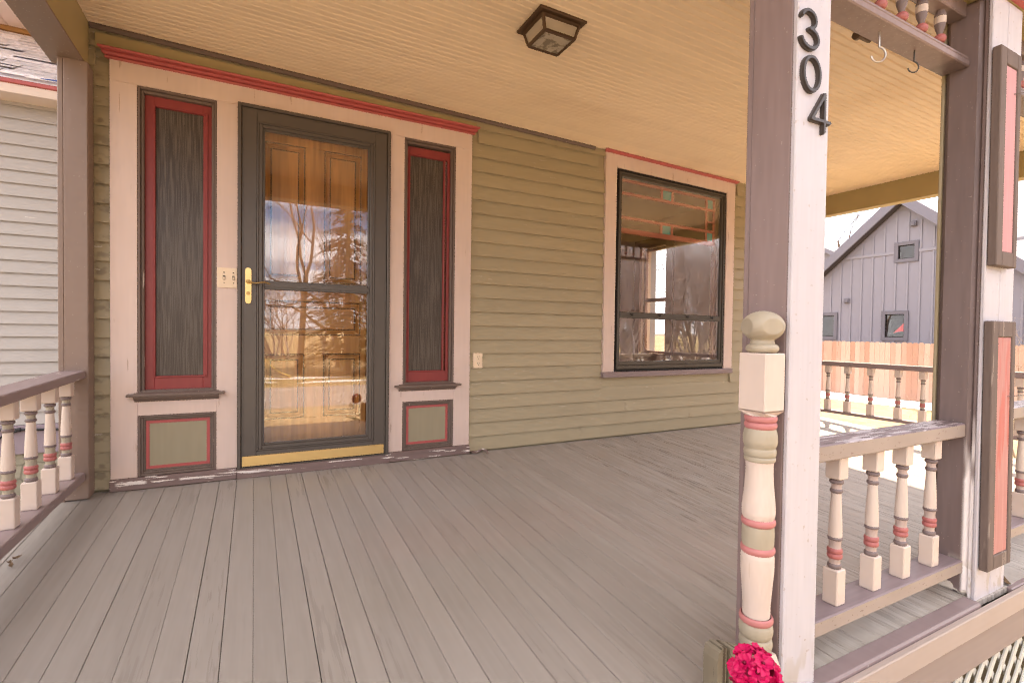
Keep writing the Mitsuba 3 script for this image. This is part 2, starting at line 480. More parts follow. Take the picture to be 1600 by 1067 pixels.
def blob(cx, cy, rx, ry, h, seed, n=40, rings=5):
    r = np.random.default_rng(seed)
    ph, am = r.uniform(0, 6.28, 6), r.uniform(0.03, 0.13, 6)
    a = np.linspace(0, 2 * np.pi, n, endpoint=False)
    out = 1 + sum(am[k] * np.cos((k + 2) * a + ph[k]) for k in range(6))
    v = [[cx, cy, GZ + h]]
    for q in range(1, rings + 1):
        t = q / rings
        for k in range(n):
            v.append([cx + rx * out[k] * t * math.cos(a[k]), cy + ry * out[k] * t * math.sin(a[k]), GZ + 0.004 + h * (1 - t ** 2) * (0.8 + 0.3 * r.random()) - 0.01 * (q == rings)])
    f = [[0, 1 + k, 1 + (k + 1) % n] for k in range(n)]
    for q in range(rings - 1):
        for k in range(n):
            p, s = 1 + q * n + k, 1 + q * n + (k + 1) % n
            f += [[p, p + n, s + n], [p, s + n, s]]
    return trimesh.Trimesh(np.array(v), np.array(f), process=False)


add('snow', [blob(16.1, 3.5, 1.0, 10.5, 0.06, 1, 90), blob(-1.2, -15.7, 1.9, 0.22, 0.08, 2), blob(2.6, -15.3, 1.3, 0.12, 0.05, 12), blob(-7, -16.6, 3, 0.5, 0.12, 3), blob(1, -16.9, 2.2, 0.14, 0.05, 4), blob(17, -16, 8, 1.2, 0.2, 5), blob(24, -21, 9, 1.5, 0.2, 6), blob(34, -25, 8, 2.5, 0.2, 7)],
    'snow_white', smooth=True, kind='structure', label='melting snow left along the fence and the road')

# ------------------------------------------------------------------ the house: wall, clapboards
house = thing('house', 'olive clapboard house with pink-trimmed entry and brown porch woodwork', 'house')
XR = 5.2
holes = [(-0.60, -0.14, 0.45, 2.12), (-0.085, 0.78, 0.0, 2.13), (0.86, 1.24, 0.45, 2.12), (2.60, 3.94, 0.52, 2.21)]
xs = sorted({-0.86, XR, *[h[0] for h in holes], *[h[1] for h in holes]})
walls = []
for a, b in zip(xs[:-1], xs[1:]):
    cut = [h for h in holes if h[0] <= a and h[1] >= b]
    z = -1.0
    for h in cut:
        if h[2] > z:
            walls.append(bx(a, b, 0.022, 0.15, z, h[2], 0))
        z = h[3]
    walls.append(bx(a, b, 0.022, 0.15, z, 6.0, 0))
add('house__wall', walls, 'siding_paint')
LAPS = [0.012 + 0.0985 * k for k in range(24)]


def clap(x0, x1, z0, z1):
    prof = [(-0.005, z0), (-0.001, z0), (0.004, z0 + 0.009), (0.0215, z0 + 0.009), (0.0215, z1 + 0.012), (0.0155, z1 + 0.012)]
    return prism(prof, 0, x0, x1)


for k, z in enumerate(LAPS):
    z1 = z + 0.0985
    spans = [(-0.86, -0.662), (1.347, XR)]
    if z > 0.40 and z < 2.19:
        spans = [(-0.86, -0.662), (1.347, 2.508), (4.032, XR)]
        if z1 > 2.30:
            pass
    if z > 2.12:
        spans = [(-0.86, XR)] if z > 2.24 else [(-0.86, -0.72), (1.40, 2.44), (4.08, XR)]
    for a, b in spans:
        if b - a > 1.6:
            j = a + (b - a) * (0.25 + 0.5 * ((k * 0.618) % 1))
            add('house__wall__clapboard', clap(a, j - 0.0006, z, z1), 'siding_paint')
            add('house__wall__clapboard', clap(j + 0.0006, b, z, z1), 'siding_paint')
        else:
            add('house__wall__clapboard', clap(a, b, z, z1), 'siding_paint')
add('house__ceiling_mould', [under_ceiling(prism([(0.0, 2.3695), (-0.020, 2.3695), (-0.022, 2.358), (-0.012, 2.347), (-0.006, 2.345)], 0, -0.74, 2.40))], 'brown_paint', label='dark brown moulding where the wall meets the porch ceiling')
add('house__frieze_board', [under_ceiling(bx(-0.72, 1.38, -0.004, 0.0, 2.255, 2.335))], 'beam_paint')

# ------------------------------------------------------------------ entry surround
CY0, CY1 = -0.014, 0.02
for a, b, c, d in [(-0.66, -0.546, 0.062, 2.118), (-0.186, -0.084, 0.062, 2.118), (0.780, 0.870, 0.062, 2.118), (1.227, 1.345, 0.062, 2.118), (-0.66, 1.345, 2.1185, 2.225),
                   (-0.5455, -0.1865, 0.388, 0.508), (0.8705, 1.2265, 0.386, 0.500)]:
    add('house__entry_casing__board', bx(a, b, CY0, CY1, c, d, 0.0015), 'pink_paint')
labels['house__entry_casing'] = {'label': 'wide pink casing boards around the front door and its two sidelights'}
prof = [(0.0, 2.223), (-0.024, 2.223), (-0.026, 2.231), (-0.017, 2.233), (-0.017, 2.236), (-0.036, 2.238), (-0.044, 2.246), (-0.037, 2.249), (-0.037, 2.252), (-0.060, 2.255), (-0.062, 2.264), (-0.058, 2.268), (0.0, 2.268)]


def crown(prof, x0, x1, flare=0.036):
    m = prism(prof, 0, x0, x1)
    v = m.vertices
    out = np.clip(-v[:, 1] / 0.062, 0, 1)
    v[:, 0] += np.where(v[:, 0] < (x0 + x1) / 2, -1, 1) * flare * out
    return m


add('house__crown_moulding', crown(prof, -0.664, 1.349), 'red_trim_paint', label='red crown moulding over the front door casing')
add('house__base_board', [bx(-0.662, -0.086, -0.03, 0.02, 0.0, 0.061, 0.003), bx(-0.085, 0.7795, -0.034, 0.02, -0.002, 0.053, 0.003), bx(0.7805, 1.346, -0.03, 0.02, 0.0, 0.061, 0.003)], 'base_paint', label='brown base board with scuffed white patches under the entry')


def sidelight(x0, x1, s0, s1, g0, g1, gz0, gz1, sz0, sz1, sillx, sillz, name):
    key = nm('house__sidelight')
    say(key, name)
    top = 2.118
    fr = []
    fr += ring(x0, x1, sillz[1], top, 0.012, -0.010, 0.06, 0.002)
    fr += ring(x0 + 0.012, x1 - 0.012, sillz[1], top - 0.012, 0.014, 0.006, 0.06, 0.003)
    add(key + '__surround', fr, 'brown_paint')
    a, b = x0 + 0.0262, x1 - 0.0262
    add(key + '__sash', ring(a, b, sz0, sz1 + 0.006, g0 - a, 0.032, 0.056, 0.002, wb=gz0 - sz0, wt=sz1 + 0.006 - gz1), 'red_paint')
    add(key + '__glazing_bead', ring(g0 - 0.006, g1 + 0.006, gz0 - 0.006, gz1 + 0.006, 0.010, 0.026, 0.05, 0.003), 'red_paint')
    add(key + '__pane', bx(g0 - 0.002, g1 + 0.002, 0.048, 0.054, gz0, gz1, 0.0), 'reeded_glass')
    z0, z1 = sillz
    add(key + '__sill', [prism([(0.0, z0), (-0.020, z0), (-0.026, z0 + 0.010), (-0.040, z0 + 0.016), (-0.052, z0 + 0.022), (-0.055, z0 + 0.028), (-0.055, z1 - 0.004), (-0.050, z1), (0.03, z1 + 0.01), (0.03, z0)], 0, sillx[0] + 0.03, sillx[1] - 0.03),
                        bx(sillx[0], sillx[1], -0.060, -0.0145, z1 - 0.014, z1 - 0.001, 0.004)], 'brown_paint')


sidelight(-0.546, -0.186, -0.523, -0.203, -0.478, -0.237, 0.588, 2.043, 0.512, 2.086, (-0.588, -0.144), (0.462, 0.506), 'left reeded sidelight in a red sash')
sidelight(0.870, 1.227, 0.893, 1.197, 0.916, 1.160, 0.583, 2.028, 0.506, 2.076, (0.814, 1.268), (0.458, 0.498), 'right reeded sidelight in a red sash')


def lowpanel(x0, x1, z0, z1, name):
    key = nm('house__apron_panel')
    say(key, name)
    add(key + '__moulding', ring(x0, x1, z0, z1, 0.012, -0.012, 0.03, 0.003) + ring(x0 + 0.012, x1 - 0.012, z0 + 0.012, z1 - 0.012, 0.011, -0.003, 0.03, 0.004) + ring(x0 + 0.023, x1 - 0.023, z0 + 0.023, z1 - 0.023, 0.008, 0.006, 0.03, 0.003), 'brown_paint')
    a = 0.031
    add(key + '__field', bx(x0 + a, x1 - a, 0.014, 0.03, z0 + a, z1 - a, 0.0), 'panel_olive')
    add(key + '__red_border', ring(x0 + a + 0.001, x1 - a - 0.001, z0 + a + 0.001, z1 - a - 0.001, 0.016, 0.012, 0.0155, 0.0005), 'pale_red_paint')


lowpanel(-0.5455, -0.1865, 0.0625, 0.3875, 'olive panel with a red border below the left sidelight')
lowpanel(0.8705, 1.2265, 0.0625, 0.3855, 'olive panel with a red border below the right sidelight')

# ------------------------------------------------------------------ storm door
sd = 'house__storm_door'
say(sd, 'dark gray storm door with two panes and brass hardware')
add(sd + '__frame', ring(-0.084, 0.775, 0.054, 2.128, 0.018, -0.036, 0.015, 0.003, wb=0.006), 'door_gray')
lx0, lx1, lz0, lz1 = -0.0645, 0.7555, 0.0605, 2.1085
leaf = ring(lx0, lx1, lz0, lz1, 0.078, -0.028, 0.0, 0.003, wb=0.09, wt=0.072)
leaf += ring(lx0 + 0.006, lx1 - 0.006, lz0 + 0.006, lz1 - 0.006, 0.004, -0.031, -0.029, 0.0015)
ix0, ix1, iz0, iz1 = lx0 + 0.078, lx1 - 0.078, lz0 + 0.09, lz1 - 0.072
for k, (w, y) in enumerate(((0.008, -0.034), (0.020, -0.030), (0.012, -0.022))):
    o = sum((0.008, 0.020, 0.012)[:k])
    leaf += ring(ix0 + o, ix1 - o, iz0 + o, iz1 - o, w + 0.0004, y, -0.002, 0.003)
leaf += [bx(0.0535, 0.6375, -0.028, -0.002, 1.084, 1.136, 0.004), bx(0.0535, 0.6375, -0.033, -0.028, 1.098, 1.122, 0.004)]
add(sd + '__leaf', leaf, 'door_gray')
gx0, gx1 = ix0 + 0.04, ix1 - 0.04
for z0, z1 in ((1.136, iz1 - 0.04), (iz0 + 0.04, 1.084)):
    m = trimesh.Trimesh([[gx0 - 0.003, -0.012, z0], [gx1 + 0.003, -0.012, z0], [gx1 + 0.003, -0.012, z1], [gx0 - 0.003, -0.012, z1]], [[0, 1, 2], [0, 2, 3]], process=False)
    add(sd + '__pane', m, 'clear_glass')
add(sd + '__kick_plate', bx(-0.060, 0.745, -0.0335, -0.0285, 0.066, 0.124, 0.001), 'brass')
from shapely.geometry import LineString, Polygon, Point, box as sbox
add(sd + '__lock_plate', flat_plate(LineString([(-0.030, 1.014), (-0.030, 1.187)]).buffer(0.0155), -0.0285, 0.006), 'brass')
t = np.linspace(0, 1, 12)
add(sd + '__lever', [tube([[-0.030, -0.034, 1.124], [-0.030, -0.060, 1.124]], [0.013, 0.009], 16), tube([[-0.030 + 0.11 * s, -0.062 - 0.012 * math.sin(3.1 * s), 1.124 - 0.006 * math.sin(6 * s) - 0.012 * s] for s in t], 0.0048 - 0.0012 * t, 10)], 'brass_dark', smooth=40)
add(sd + '__lock_cylinder', [tube([[-0.030, -0.034, 1.058], [-0.030, -0.041, 1.058]], [0.0105, 0.0095], 20)], 'brass_dark', smooth=40)

# ------------------------------------------------------------------ wooden entry door behind the glass
wd = 'house__entry_door'
say(wd, 'varnished oak panel door behind the storm door glass')
D0, D1 = 0.10, 0.145
parts = [bx(-0.03, 0.052, D0, D1, 0.06, 2.03), bx(0.618, 0.654, D0, D1, 0.06, 2.03), bx(0.0522, 0.6178, D0, D1, 1.98, 2.03), bx(0.0522, 0.6178, D0, D1, 1.03, 1.15), bx(0.0522, 0.6178, D0, D1, 0.703, 0.819), bx(0.0522, 0.6178, D0, D1, 0.06, 0.306),
         bx(0.279, 0.391, D0, D1, 1.1505, 1.9795), bx(0.279, 0.391, D0, D1, 0.3065, 0.7025)]
add(wd + '__door_frame', parts, 'oak')
for x0, x1, z0, z1 in ((0.052, 0.279, 1.15, 1.98), (0.391, 0.618, 1.15, 1.98), (0.052, 0.618, 0.819, 1.03), (0.052, 0.279, 0.306, 0.703), (0.391, 0.618, 0.306, 0.703)):
    e = 0.042
    pm = [bx(x0, x1, 0.128, 0.14, z0, z1, 0)] + ring(x0 + 0.0005, x1 - 0.0005, z0 + 0.0005, z1 - 0.0005, 0.010, 0.108, 0.13, 0.006)
    add(wd + '__panel_groove', ring(x0 + 0.0008, x1 - 0.0008, z0 + 0.0008, z1 - 0.0008, 0.005, 0.1035, 0.11, 0.0005) + ring(x0 + e - 0.008, x1 - e + 0.008, z0 + e - 0.008, z1 - e + 0.008, 0.006, 0.115, 0.122, 0.0005), 'oak_dark')
    v = np.array([[x0 + e, 0.108, z0 + e], [x1 - e, 0.108, z0 + e], [x1 - e, 0.108, z1 - e], [x0 + e, 0.108, z1 - e], [x0 + e - 0.004, 0.118, z0 + e - 0.004], [x1 - e + 0.004, 0.118, z0 + e - 0.004], [x1 - e + 0.004, 0.118, z1 - e + 0.004], [x0 + e - 0.004, 0.118, z1 - e + 0.004],
                  [x0 + 0.012, 0.1275, z0 + 0.012], [x1 - 0.012, 0.1275, z0 + 0.012], [x1 - 0.012, 0.1275, z1 - 0.012], [x0 + 0.012, 0.1275, z1 - 0.012]])
    f = [[0, 1, 2], [0, 2, 3]]
    for q in (0, 4):
        for i in range(4):
            a, b = q + i, q + (i + 1) % 4
            f += [[a, a + 4, b + 4], [a, b + 4, b]]
    add(wd + '__door_panel', pm + [trimesh.Trimesh(v, f, process=False)], 'oak')
add(wd + '__jamb', [bx(0.658, 0.80, 0.07, 0.15, 0.05, 2.14), bx(-0.12, -0.034, 0.07, 0.15, 0.05, 2.14), bx(-0.034, 0.658, 0.07, 0.15, 2.035, 2.14), bx(-0.034, 0.658, 0.06, 0.15, 0.02, 0.058)], 'oak')
add(wd + '__reveal', [bx(0.7755, 0.79, -0.01, 0.0695, 0.05, 2.14), bx(-0.10, -0.0845, -0.01, 0.0695, 0.05, 2.14)], 'oak_dark')

# ------------------------------------------------------------------ the window
win = 'house__window'
say(win, 'large window with a red leaded border, dark storm frame and pink casing')


def lean(m):
    m = join(m) if isinstance(m, list) else m
    v = m.vertices.copy()
    v[:, 2] += -0.022 * (v[:, 0] - 3.27) * np.clip((v[:, 2] - 0.54) / 1.75, 0, 1.2)
    return trimesh.Trimesh(v, m.faces, process=False)


add(win + '__casing', lean([bx(2.51, 2.621, CY0, CY1, 0.541, 2.297, 0.0015), bx(3.921, 4.03, CY0, CY1, 0.541, 2.297, 0.0015), bx(2.6214, 3.9206, CY0, CY1, 2.192, 2.297, 0.0015)]), 'pink_paint')
add(win + '__crown_moulding', lean(crown([(0.0, 2.2965), (-0.022, 2.2965), (-0.025, 2.301), (-0.036, 2.304), (-0.042, 2.310), (-0.040, 2.315), (0.0, 2.315)], 2.508, 4.034, 0.034)), 'red_trim_paint')
add(win + '__sill', bx(2.497, 4.02, -0.038, 0.05, 0.496, 0.5405, 0.004), 'rail_paint')
add(win + '__storm_channel', lean(ring(2.6216, 3.9204, 0.541, 2.1918, 0.024, -0.004, 0.06, 0.002, wb=0.02)), 'bronze_dark')
fr = ring(2.646, 3.896, 0.5615, 2.167, 0.012, -0.018, 0.04, 0.002, wb=0.030) + ring(2.658, 3.884, 0.5918, 2.155, 0.022, -0.008, 0.035, 0.003, wb=0.032)
add(win + '__storm_frame', lean(fr), 'bronze')
add(win + '__meeting_rail', lean([bx(2.681, 3.861, -0.010, 0.03, 0.982, 1.034, 0.004), bx(2.681, 3.861, -0.014, -0.0105, 1.000, 1.012, 0.002)]), 'bronze')
for x in (2.80, 3.11, 3.44, 3.75):
    add(win + '__clip', lean([tube([[x - 0.016, -0.014, 1.020], [x, -0.022, 1.004], [x + 0.008, -0.018, 1.024]], 0.004, 6)]), 'bronze_dark')


def sheet(x0, x1, z0, z1, y):
    return trimesh.Trimesh([[x0, y, z0], [x1, y, z0], [x1, y, z1], [x0, y, z1]], [[0, 1, 2], [0, 2, 3]], process=False)


add(win + '__pane', lean(sheet(2.676, 3.866, 0.62, 0.984, 0.006)), 'window_glass')
add(win + '__pane', lean(sheet(2.676, 3.866, 1.032, 2.138, 0.006)), 'window_glass')
sash = ring(2.66, 3.92, 0.56, 2.19, 0.066, 0.062, 0.10, 0.003, wt=0.018, wb=0.05)
add(win + '__sash', lean(sash), 'room_wood')
MY0, MY1 = 0.058, 0.072
munt = [bx(2.727, 3.850, MY0, MY1, 2.120, 2.171, 0.002), bx(2.727, 3.850, MY0, MY1, 2.013, 2.038, 0.002), bx(2.727, 3.850, MY0, MY1, 1.812, 1.837, 0.002), bx(2.727, 3.850, MY0, MY1, 1.693, 1.737, 0.002)]
for m in munt:
    add(win + '__muntin', lean(m), 'muntin_red')
for x in (3.182, 3.309):
    for z0, z1 in ((2.0385, 2.1195), (1.7375, 1.8115)):
        add(win + '__muntin', lean(bx(x - 0.012, x + 0.012, MY0 + 0.001, MY1, z0, z1, 0.002)), 'muntin_red')
for x in (3.737, 3.835):
    for z0, z1 in ((2.0385, 2.1195), (1.8375, 2.0125), (1.7375, 1.8115)):
        add(win + '__muntin', lean(bx(x - 0.012, x + 0.012, MY0 + 0.001, MY1, z0, z1, 0.002)), 'muntin_red')
add(win + '__muntin', lean(bx(3.7465, 3.8255, MY0 + 0.001, MY1, 1.908, 1.922, 0.002)), 'muntin_red')
for x0, x1, z0, z1 in ((3.192, 3.299, 2.0355, 2.1195), (3.192, 3.299, 1.7375, 1.8145), (3.747, 3.825, 2.0355, 2.1195), (3.747, 3.825, 1.7375, 1.8145)):
    add(win + '__coloured_pane', lean(bx(x0, x1, 0.066, 0.069, z0, z1, 0)), 'teal_glass', label='teal glass square in the window border')
for x0, x1, z0, z1 in ((2.727, 3.172, 2.0355, 2.1195), (3.319, 3.727, 2.0355, 2.1195), (2.727, 3.172, 1.7375, 1.8145), (3.319, 3.727, 1.7375, 1.8145), (3.747, 3.825, 1.8335, 1.907), (3.747, 3.825, 1.923, 2.0155)):
    add(win + '__coloured_pane', lean(sheet(x0, x1, z0, z1, 0.0675)), 'amber_glass', label='smoky amber pane in the window border')

# ------------------------------------------------------------------ the room behind the window
W0, W1 = 1.84, 2.345
add('house__room', [bx(5.02, 5.19, 0.151, W0, -0.1, 2.6, 0), bx(5.02, 5.19, W1, 5.2, -0.1, 2.6, 0), bx(5.02, 5.19, W0, W1, -0.1, 0.58, 0), bx(5.02, 5.19, W0, W1, 2.07, 2.6, 0), bx(-0.84, 5.02, 5.05, 5.2, -0.1, 2.6, 0), bx(1.3, 1.4, 0.151, 5.05, -0.1, 2.6, 0)], 'room_wall')
add('house__room_ceiling', bx(1.4, 5.02, 0.151, 5.05, 2.45, 2.55, 0), 'room_ceiling')
add('house__room_floor', bx(-0.8, 5.02, 0.151, 5.05, -0.1, 0.02, 0), 'room_floor')
rw = 'house__room_window'
say(rw, 'bright sash window of the room, seen through the large window')


def side_ring(y0, y1, z0, z1, w, x0, x1):
    return [bx(x0, x1, y0, y0 + w, z0, z1), bx(x0, x1, y1 - w, y1, z0, z1), bx(x0, x1, y0 + w, y1 - w, z0, z0 + w), bx(x0, x1, y0 + w, y1 - w, z1 - w, z1)]


add(rw + '__trim', side_ring(W0 - 0.12, W1 + 0.13, 0.46, 2.20, 0.12, 4.985, 5.02), 'room_wood')
add(rw + '__frame', side_ring(W0 + 0.001, W1 - 0.001, 0.581, 2.069, 0.03, 5.06, 5.11) + [bx(5.05, 5.10, W0 + 0.031, W1 - 0.031, 1.31, 1.36)], 'room_wood')
m = trimesh.Trimesh([[5.09, W0, 0.6], [5.09, W1, 0.6], [5.09, W1, 2.05], [5.09, W0, 2.05]], [[0, 1, 2], [0, 2, 3]], process=False)
add(rw + '__pane', m, 'window_glass')

# ------------------------------------------------------------------ house bulk: upper wall, roof, side and wing
add('house__side_wall', [bx(5.191, 5.30, 0.16, W0 - 0.01, -1.0, 6.0, 0), bx(5.191, 5.30, W1 + 0.01, 8, -1.0, 6.0, 0), bx(5.191, 5.30, W0 - 0.01, W1 + 0.01, -1, 0.57, 0), bx(5.191, 5.30, W0 - 0.01, W1 + 0.01, 2.08, 6.0, 0), bx(-0.87, -0.76, 0.15, 8, -1, 6, 0), bx(-0.87, 5.3, 8.0, 8.1, -1, 6, 0)], 'wing_paint')
add('house__roof', [prism([(-0.5, 5.9), (4.0, 8.6), (8.6, 5.9), (8.6, 6.05), (4.0, 8.8), (-0.5, 6.05)], 0, -1.2, 5.7)], 'shingle')
add('house__corner_board', bx(XR - 0.02, XR + 0.105, -0.016, 0.15, -0.1, 2.3, 0.003), 'olive_paint')
WY = 1.95
say('house__wing_wall', 'gray-olive clapboard side wing seen past the left porch post')
add('house__wing_wall', bx(-9, -0.88, WY + 0.022, WY + 0.2, -1.0, 2.75, 0), 'wing_paint')
for k in range(26):
    z = 0.08 + 0.0985 * k
    m = clap(-8.0, -0.885, z, z + 0.0985)
    m.vertices[:, 1] += WY
    add('house__wing_wall__clapboard', m, 'wing_paint')
add('house__wing_water_table', bx(-8.0, -0.885, WY - 0.035, WY + 0.02, -0.145, 0.075, 0.004), 'lavender_board', label='purple-gray skirt board under the wing siding')
add('house__wing_foundation', bx(-8.0, -0.885, WY + 0.001, WY + 0.021, -1.05, -0.146, 0), 'stone', label='rough stone footing of the wing')
EY = 1.75
add('house__wing_fascia', [bx(-8.2, -0.9, EY - 0.015, EY + 0.015, 2.565, 2.632, 0.002), bx(-8.2, -0.9, EY + 0.0155, WY + 0.01, 2.57, 2.60, 0.002)], 'fascia_paint')
add('house__wing_drip_edge', bx(-8.2, -0.9, EY - 0.03, EY + 0.02, 2.6325, 2.662, 0.003), 'red_trim_paint', label='red edge strip along the wing eave')
say('house__wing_roof', 'low shingle roof of the wing with curled and broken shingles')
RS = 0.75
add('house__wing_roof', prism([(EY - 0.03, 2.663), (3.6, 2.663 + RS * (3.6 - EY + 0.03)), (3.6, 2.60 + RS * (3.6 - EY + 0.03)), (EY + 0.03, 2.663)], 0, -8.2, -0.9), 'shingle')
srng = np.random.default_rng(21)
u = np.array([0, 1, RS]) / math.hypot(1, RS)
nrm = np.array([0, -RS, 1]) / math.hypot(1, RS)
for r in range(16):
    s0 = r * 0.085
    x = -3.0 + 0.15 * (r % 2)
    while x < -1.0:
        w = srng.uniform(0.16, 0.34)
        lift = 0.012 + (srng.random() < 0.25) * srng.uniform(0.004, 0.016)
        o = np.array([0, EY - 0.035, 2.667])
        tilt = srng.uniform(-0.004, 0.004)
        pts = []
        for (dx, ds, h) in ((0, 0, lift), (w - 0.004, 0, lift + tilt), (w - 0.004, 0.10, 0.003), (0, 0.10, 0.003), (0, 0, lift - 0.006), (w - 0.004, 0, lift + tilt - 0.006), (w - 0.004, 0.10, 0.001), (0, 0.10, 0.001)):
            q = o + u * (s0 + ds + (srng.random() * 0.006 if ds == 0 else 0)) + nrm * h
            pts.append([x + dx, q[1], q[2]])
        f = [[0, 1, 2], [0, 2, 3], [4, 6, 5], [4, 7, 6], [0, 4, 5], [0, 5, 1], [1, 5, 6], [1, 6, 2], [3, 7, 4], [3, 4, 0]]
        add('house__wing_roof__shingle', trimesh.Trimesh(pts, f, process=False), 'shingle')
        x += w
v = np.array([[-1.42, 0.02, 0.020], [-1.22, 0.0, 0.022], [-1.12, 0.035, 0.020], [-1.30, 0.06, 0.022]])
w_ = np.array([[p[0], *(np.array([EY - 0.035, 2.667]) + np.array([u[1], u[2]]) * p[1] + np.array([nrm[1], nrm[2]]) * p[2])] for p in v])
w2 = w_ + np.array([0, nrm[1], nrm[2]]) * 0.006
scene['blue_tarp'] = ply(trimesh.Trimesh(np.vstack([w_, w2]), [[0, 1, 2], [0, 2, 3], [4, 5, 6], [4, 6, 7], [0, 1, 5], [0, 5, 4], [1, 2, 6], [1, 6, 5], [2, 3, 7], [2, 7, 6], [3, 0, 4], [3, 4, 7]], process=False), 'blue_tarp')
say('blue_tarp', 'scrap of blue tarp lying at the edge of the low shingle roof', 'tarp')
add('house__eave_soffit', [bx(-2.6 + 0.14 * k, -2.6 + 0.14 * (k + 1) - 0.004, 0.4, 2.66, 3.45, 3.47, 0.004) for k in range(12)] + [bx(-2.6, -0.9, 0.4, 2.7, 3.472, 3.6, 0)], 'soffit_paint', label='pale board soffit of the upper eave above the low roof')
add('house__flashing', bx(-2.6, -0.9, 2.67, 2.76, 3.42, 3.47, 0.006), 'rust', label='rusty flashing strip along the upper eave')
t = np.linspace(0, 1, 14)
add('cable', [tube([[-2.6 + 1.7 * s, WY - 0.05, 0.045 + 0.02 * math.sin(5 * s)] for s in t], 0.010, 6), tube([[-1.62 + 0.02 * s, WY - 0.055, 0.05] for s in (0, 1)], 0.016, 8),
              tube([[-1.62 - 0.35 * s, WY - 0.06, 0.04 - 0.34 * s ** 1.6] for s in t], 0.008, 6)], 'cable_black', smooth=40, label='black cable hanging along the skirt board of the side wing', cat='cable')

# ------------------------------------------------------------------ porch floor and ceiling
porch = thing('porch', 'covered wooden porch with turned balusters, painted posts and a beadboard ceiling', 'porch')
say('porch__floor', 'gray-brown painted plank floor, worn and sloping away from the wall')
add('porch__floor', on_floor(bx(-0.88, 5.33, -2.40, 0.02, -0.06, -0.024, 0)), 'dark_room')
k0 = math.floor(-0.86 / BW)
frng = np.random.default_rng(5)
gap = frng.choice([0.0003, 0.0006, 0.0009, 0.0012], 90, p=[0.3, 0.3, 0.25, 0.15])
for k in range(k0, math.ceil(5.31 / BW)):
    a, b = k * BW + gap[k - k0], (k + 1) * BW - gap[k - k0 + 1]
    h = frng.uniform(-0.0007, 0.0007)
    prof = [(a, -0.02), (b, -0.02), (b, h - 0.0016), (b - 0.0013, h), (a + 0.0013, h), (a, h - 0.0016)]
    y1 = -0.0305 if -0.67 < a < 1.35 else -0.0015
    m = prism(prof, 1, -2.405 - frng.uniform(0, 0.006), y1)
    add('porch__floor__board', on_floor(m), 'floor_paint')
say('porch__ceiling', 'cream-yellow beadboard porch ceiling')
add('porch__ceiling', under_ceiling(bx(-0.9, 5.33, -2.4, 0.02, 2.386, 2.42, 0)), 'dark_room')
crng = np.random.default_rng(9)
BP = 0.0835
for k in range(29):
    y0 = -0.002 - BP * k
    prof = []
    for s, z in ((0.0, 0.015), (0.0, 0.0115), (0.0006, 0.0), (0.0300, 0.0), (0.0414, 0.0115), (0.0421, 0.0), (0.0717, 0.0), (0.0833, 0.0115), (0.0834, 0.015)):
        prof.append((y0 - s, 2.370 + z))
    xa = -0.745
    while xa < 5.2:
        xb = xa + crng.uniform(2.2, 4.2)
        if xb > 4.6:
            xb = 5.2
        add('porch__ceiling__board', under_ceiling(prism(prof, 0, xa + 0.0005, xb - 0.0005)), 'ceiling_paint')
        xa = xb
# beams
add('porch__beam', [bx(-0.885, -0.745, -2.40, 0.0, 2.158, 2.60, 0.003)], 'beam_paint', label='olive beam over the left end of the porch')
add('porch__beam_soffit', [bx(-0.888, -0.742, -2.38, -0.001, 2.150, 2.1575, 0.002)], 'post_paint')
add('porch__beam', [bx(5.20, 5.31, -2.40, -0.017, 2.088, 2.60, 0.003)], 'beam_paint', label='olive beam over the far right end of the porch')
add('porch__beam', [bx(-0.745, 5.2, -2.405, -2.245, 2.152, 2.60, 0.003)], 'beam_paint', label='front beam above the posts')
add('porch__beam_mould', [prism([(-2.405, 2.152), (-2.425, 2.152), (-2.44, 2.165), (-2.44, 2.18), (-2.405, 2.2)], 0, -0.745, 5.2)], 'red_trim_paint')
add('porch__eave', [bx(-1.0, 5.6, -2.78, -2.406, 2.46, 2.50, 0.003)], 'soffit_paint')
add('porch__roof', prism([(-2.8, 2.505), (0.0, 3.0), (0.0, 3.06), (-2.82, 2.56)], 0, -1.02, 5.62), 'shingle')

# ------------------------------------------------------------------ posts
FZ = -0.142
say('porch__post', 'square porch post with a white street face carrying the house number, purple-brown on the side')
add('porch__post', [bx(1.290, 1.432, -2.386, -2.264, FZ, 2.151, 0.004), bx(1.295, 1.428, -2.2635, -2.243, FZ, 2.151, 0.004)], 'post_paint')
add('porch__post__face_board', bx(1.288, 1.434, -2.401, -2.3865, FZ + 0.0, 2.151, 0.003), 'white_paint')
say('porch__post_001', 'wide brown porch post with two white street-side boards and peeling paint at its foot')
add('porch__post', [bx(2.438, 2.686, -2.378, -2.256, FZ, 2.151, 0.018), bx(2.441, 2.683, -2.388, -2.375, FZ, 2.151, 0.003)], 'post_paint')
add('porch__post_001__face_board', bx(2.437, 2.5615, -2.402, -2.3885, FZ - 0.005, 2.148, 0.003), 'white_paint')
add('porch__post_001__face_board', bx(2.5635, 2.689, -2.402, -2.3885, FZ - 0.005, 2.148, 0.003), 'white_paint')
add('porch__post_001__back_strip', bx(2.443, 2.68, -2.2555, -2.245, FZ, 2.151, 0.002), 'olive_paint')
say('porch__post_002', 'brown post standing against the house wall at the left end')
add('porch__post', [bx(-0.820, -0.726, -0.102, -0.0015, 0.0, 2.150, 0.004), bx(-0.843, -0.8205, -0.098, -0.0015, -0.1, 2.150, 0.003)], 'post_paint')
add('porch__post', [bx(-0.875, -0.745, -2.386, -2.256, FZ, 2.149, 0.004)], 'post_paint', label='front corner post at the left end of the porch')
add('porch__post', [bx(5.19, 5.33, -2.386, -2.256, FZ, 2.087, 0.004)], 'post_paint', label='front corner post at the far right end of the porch')

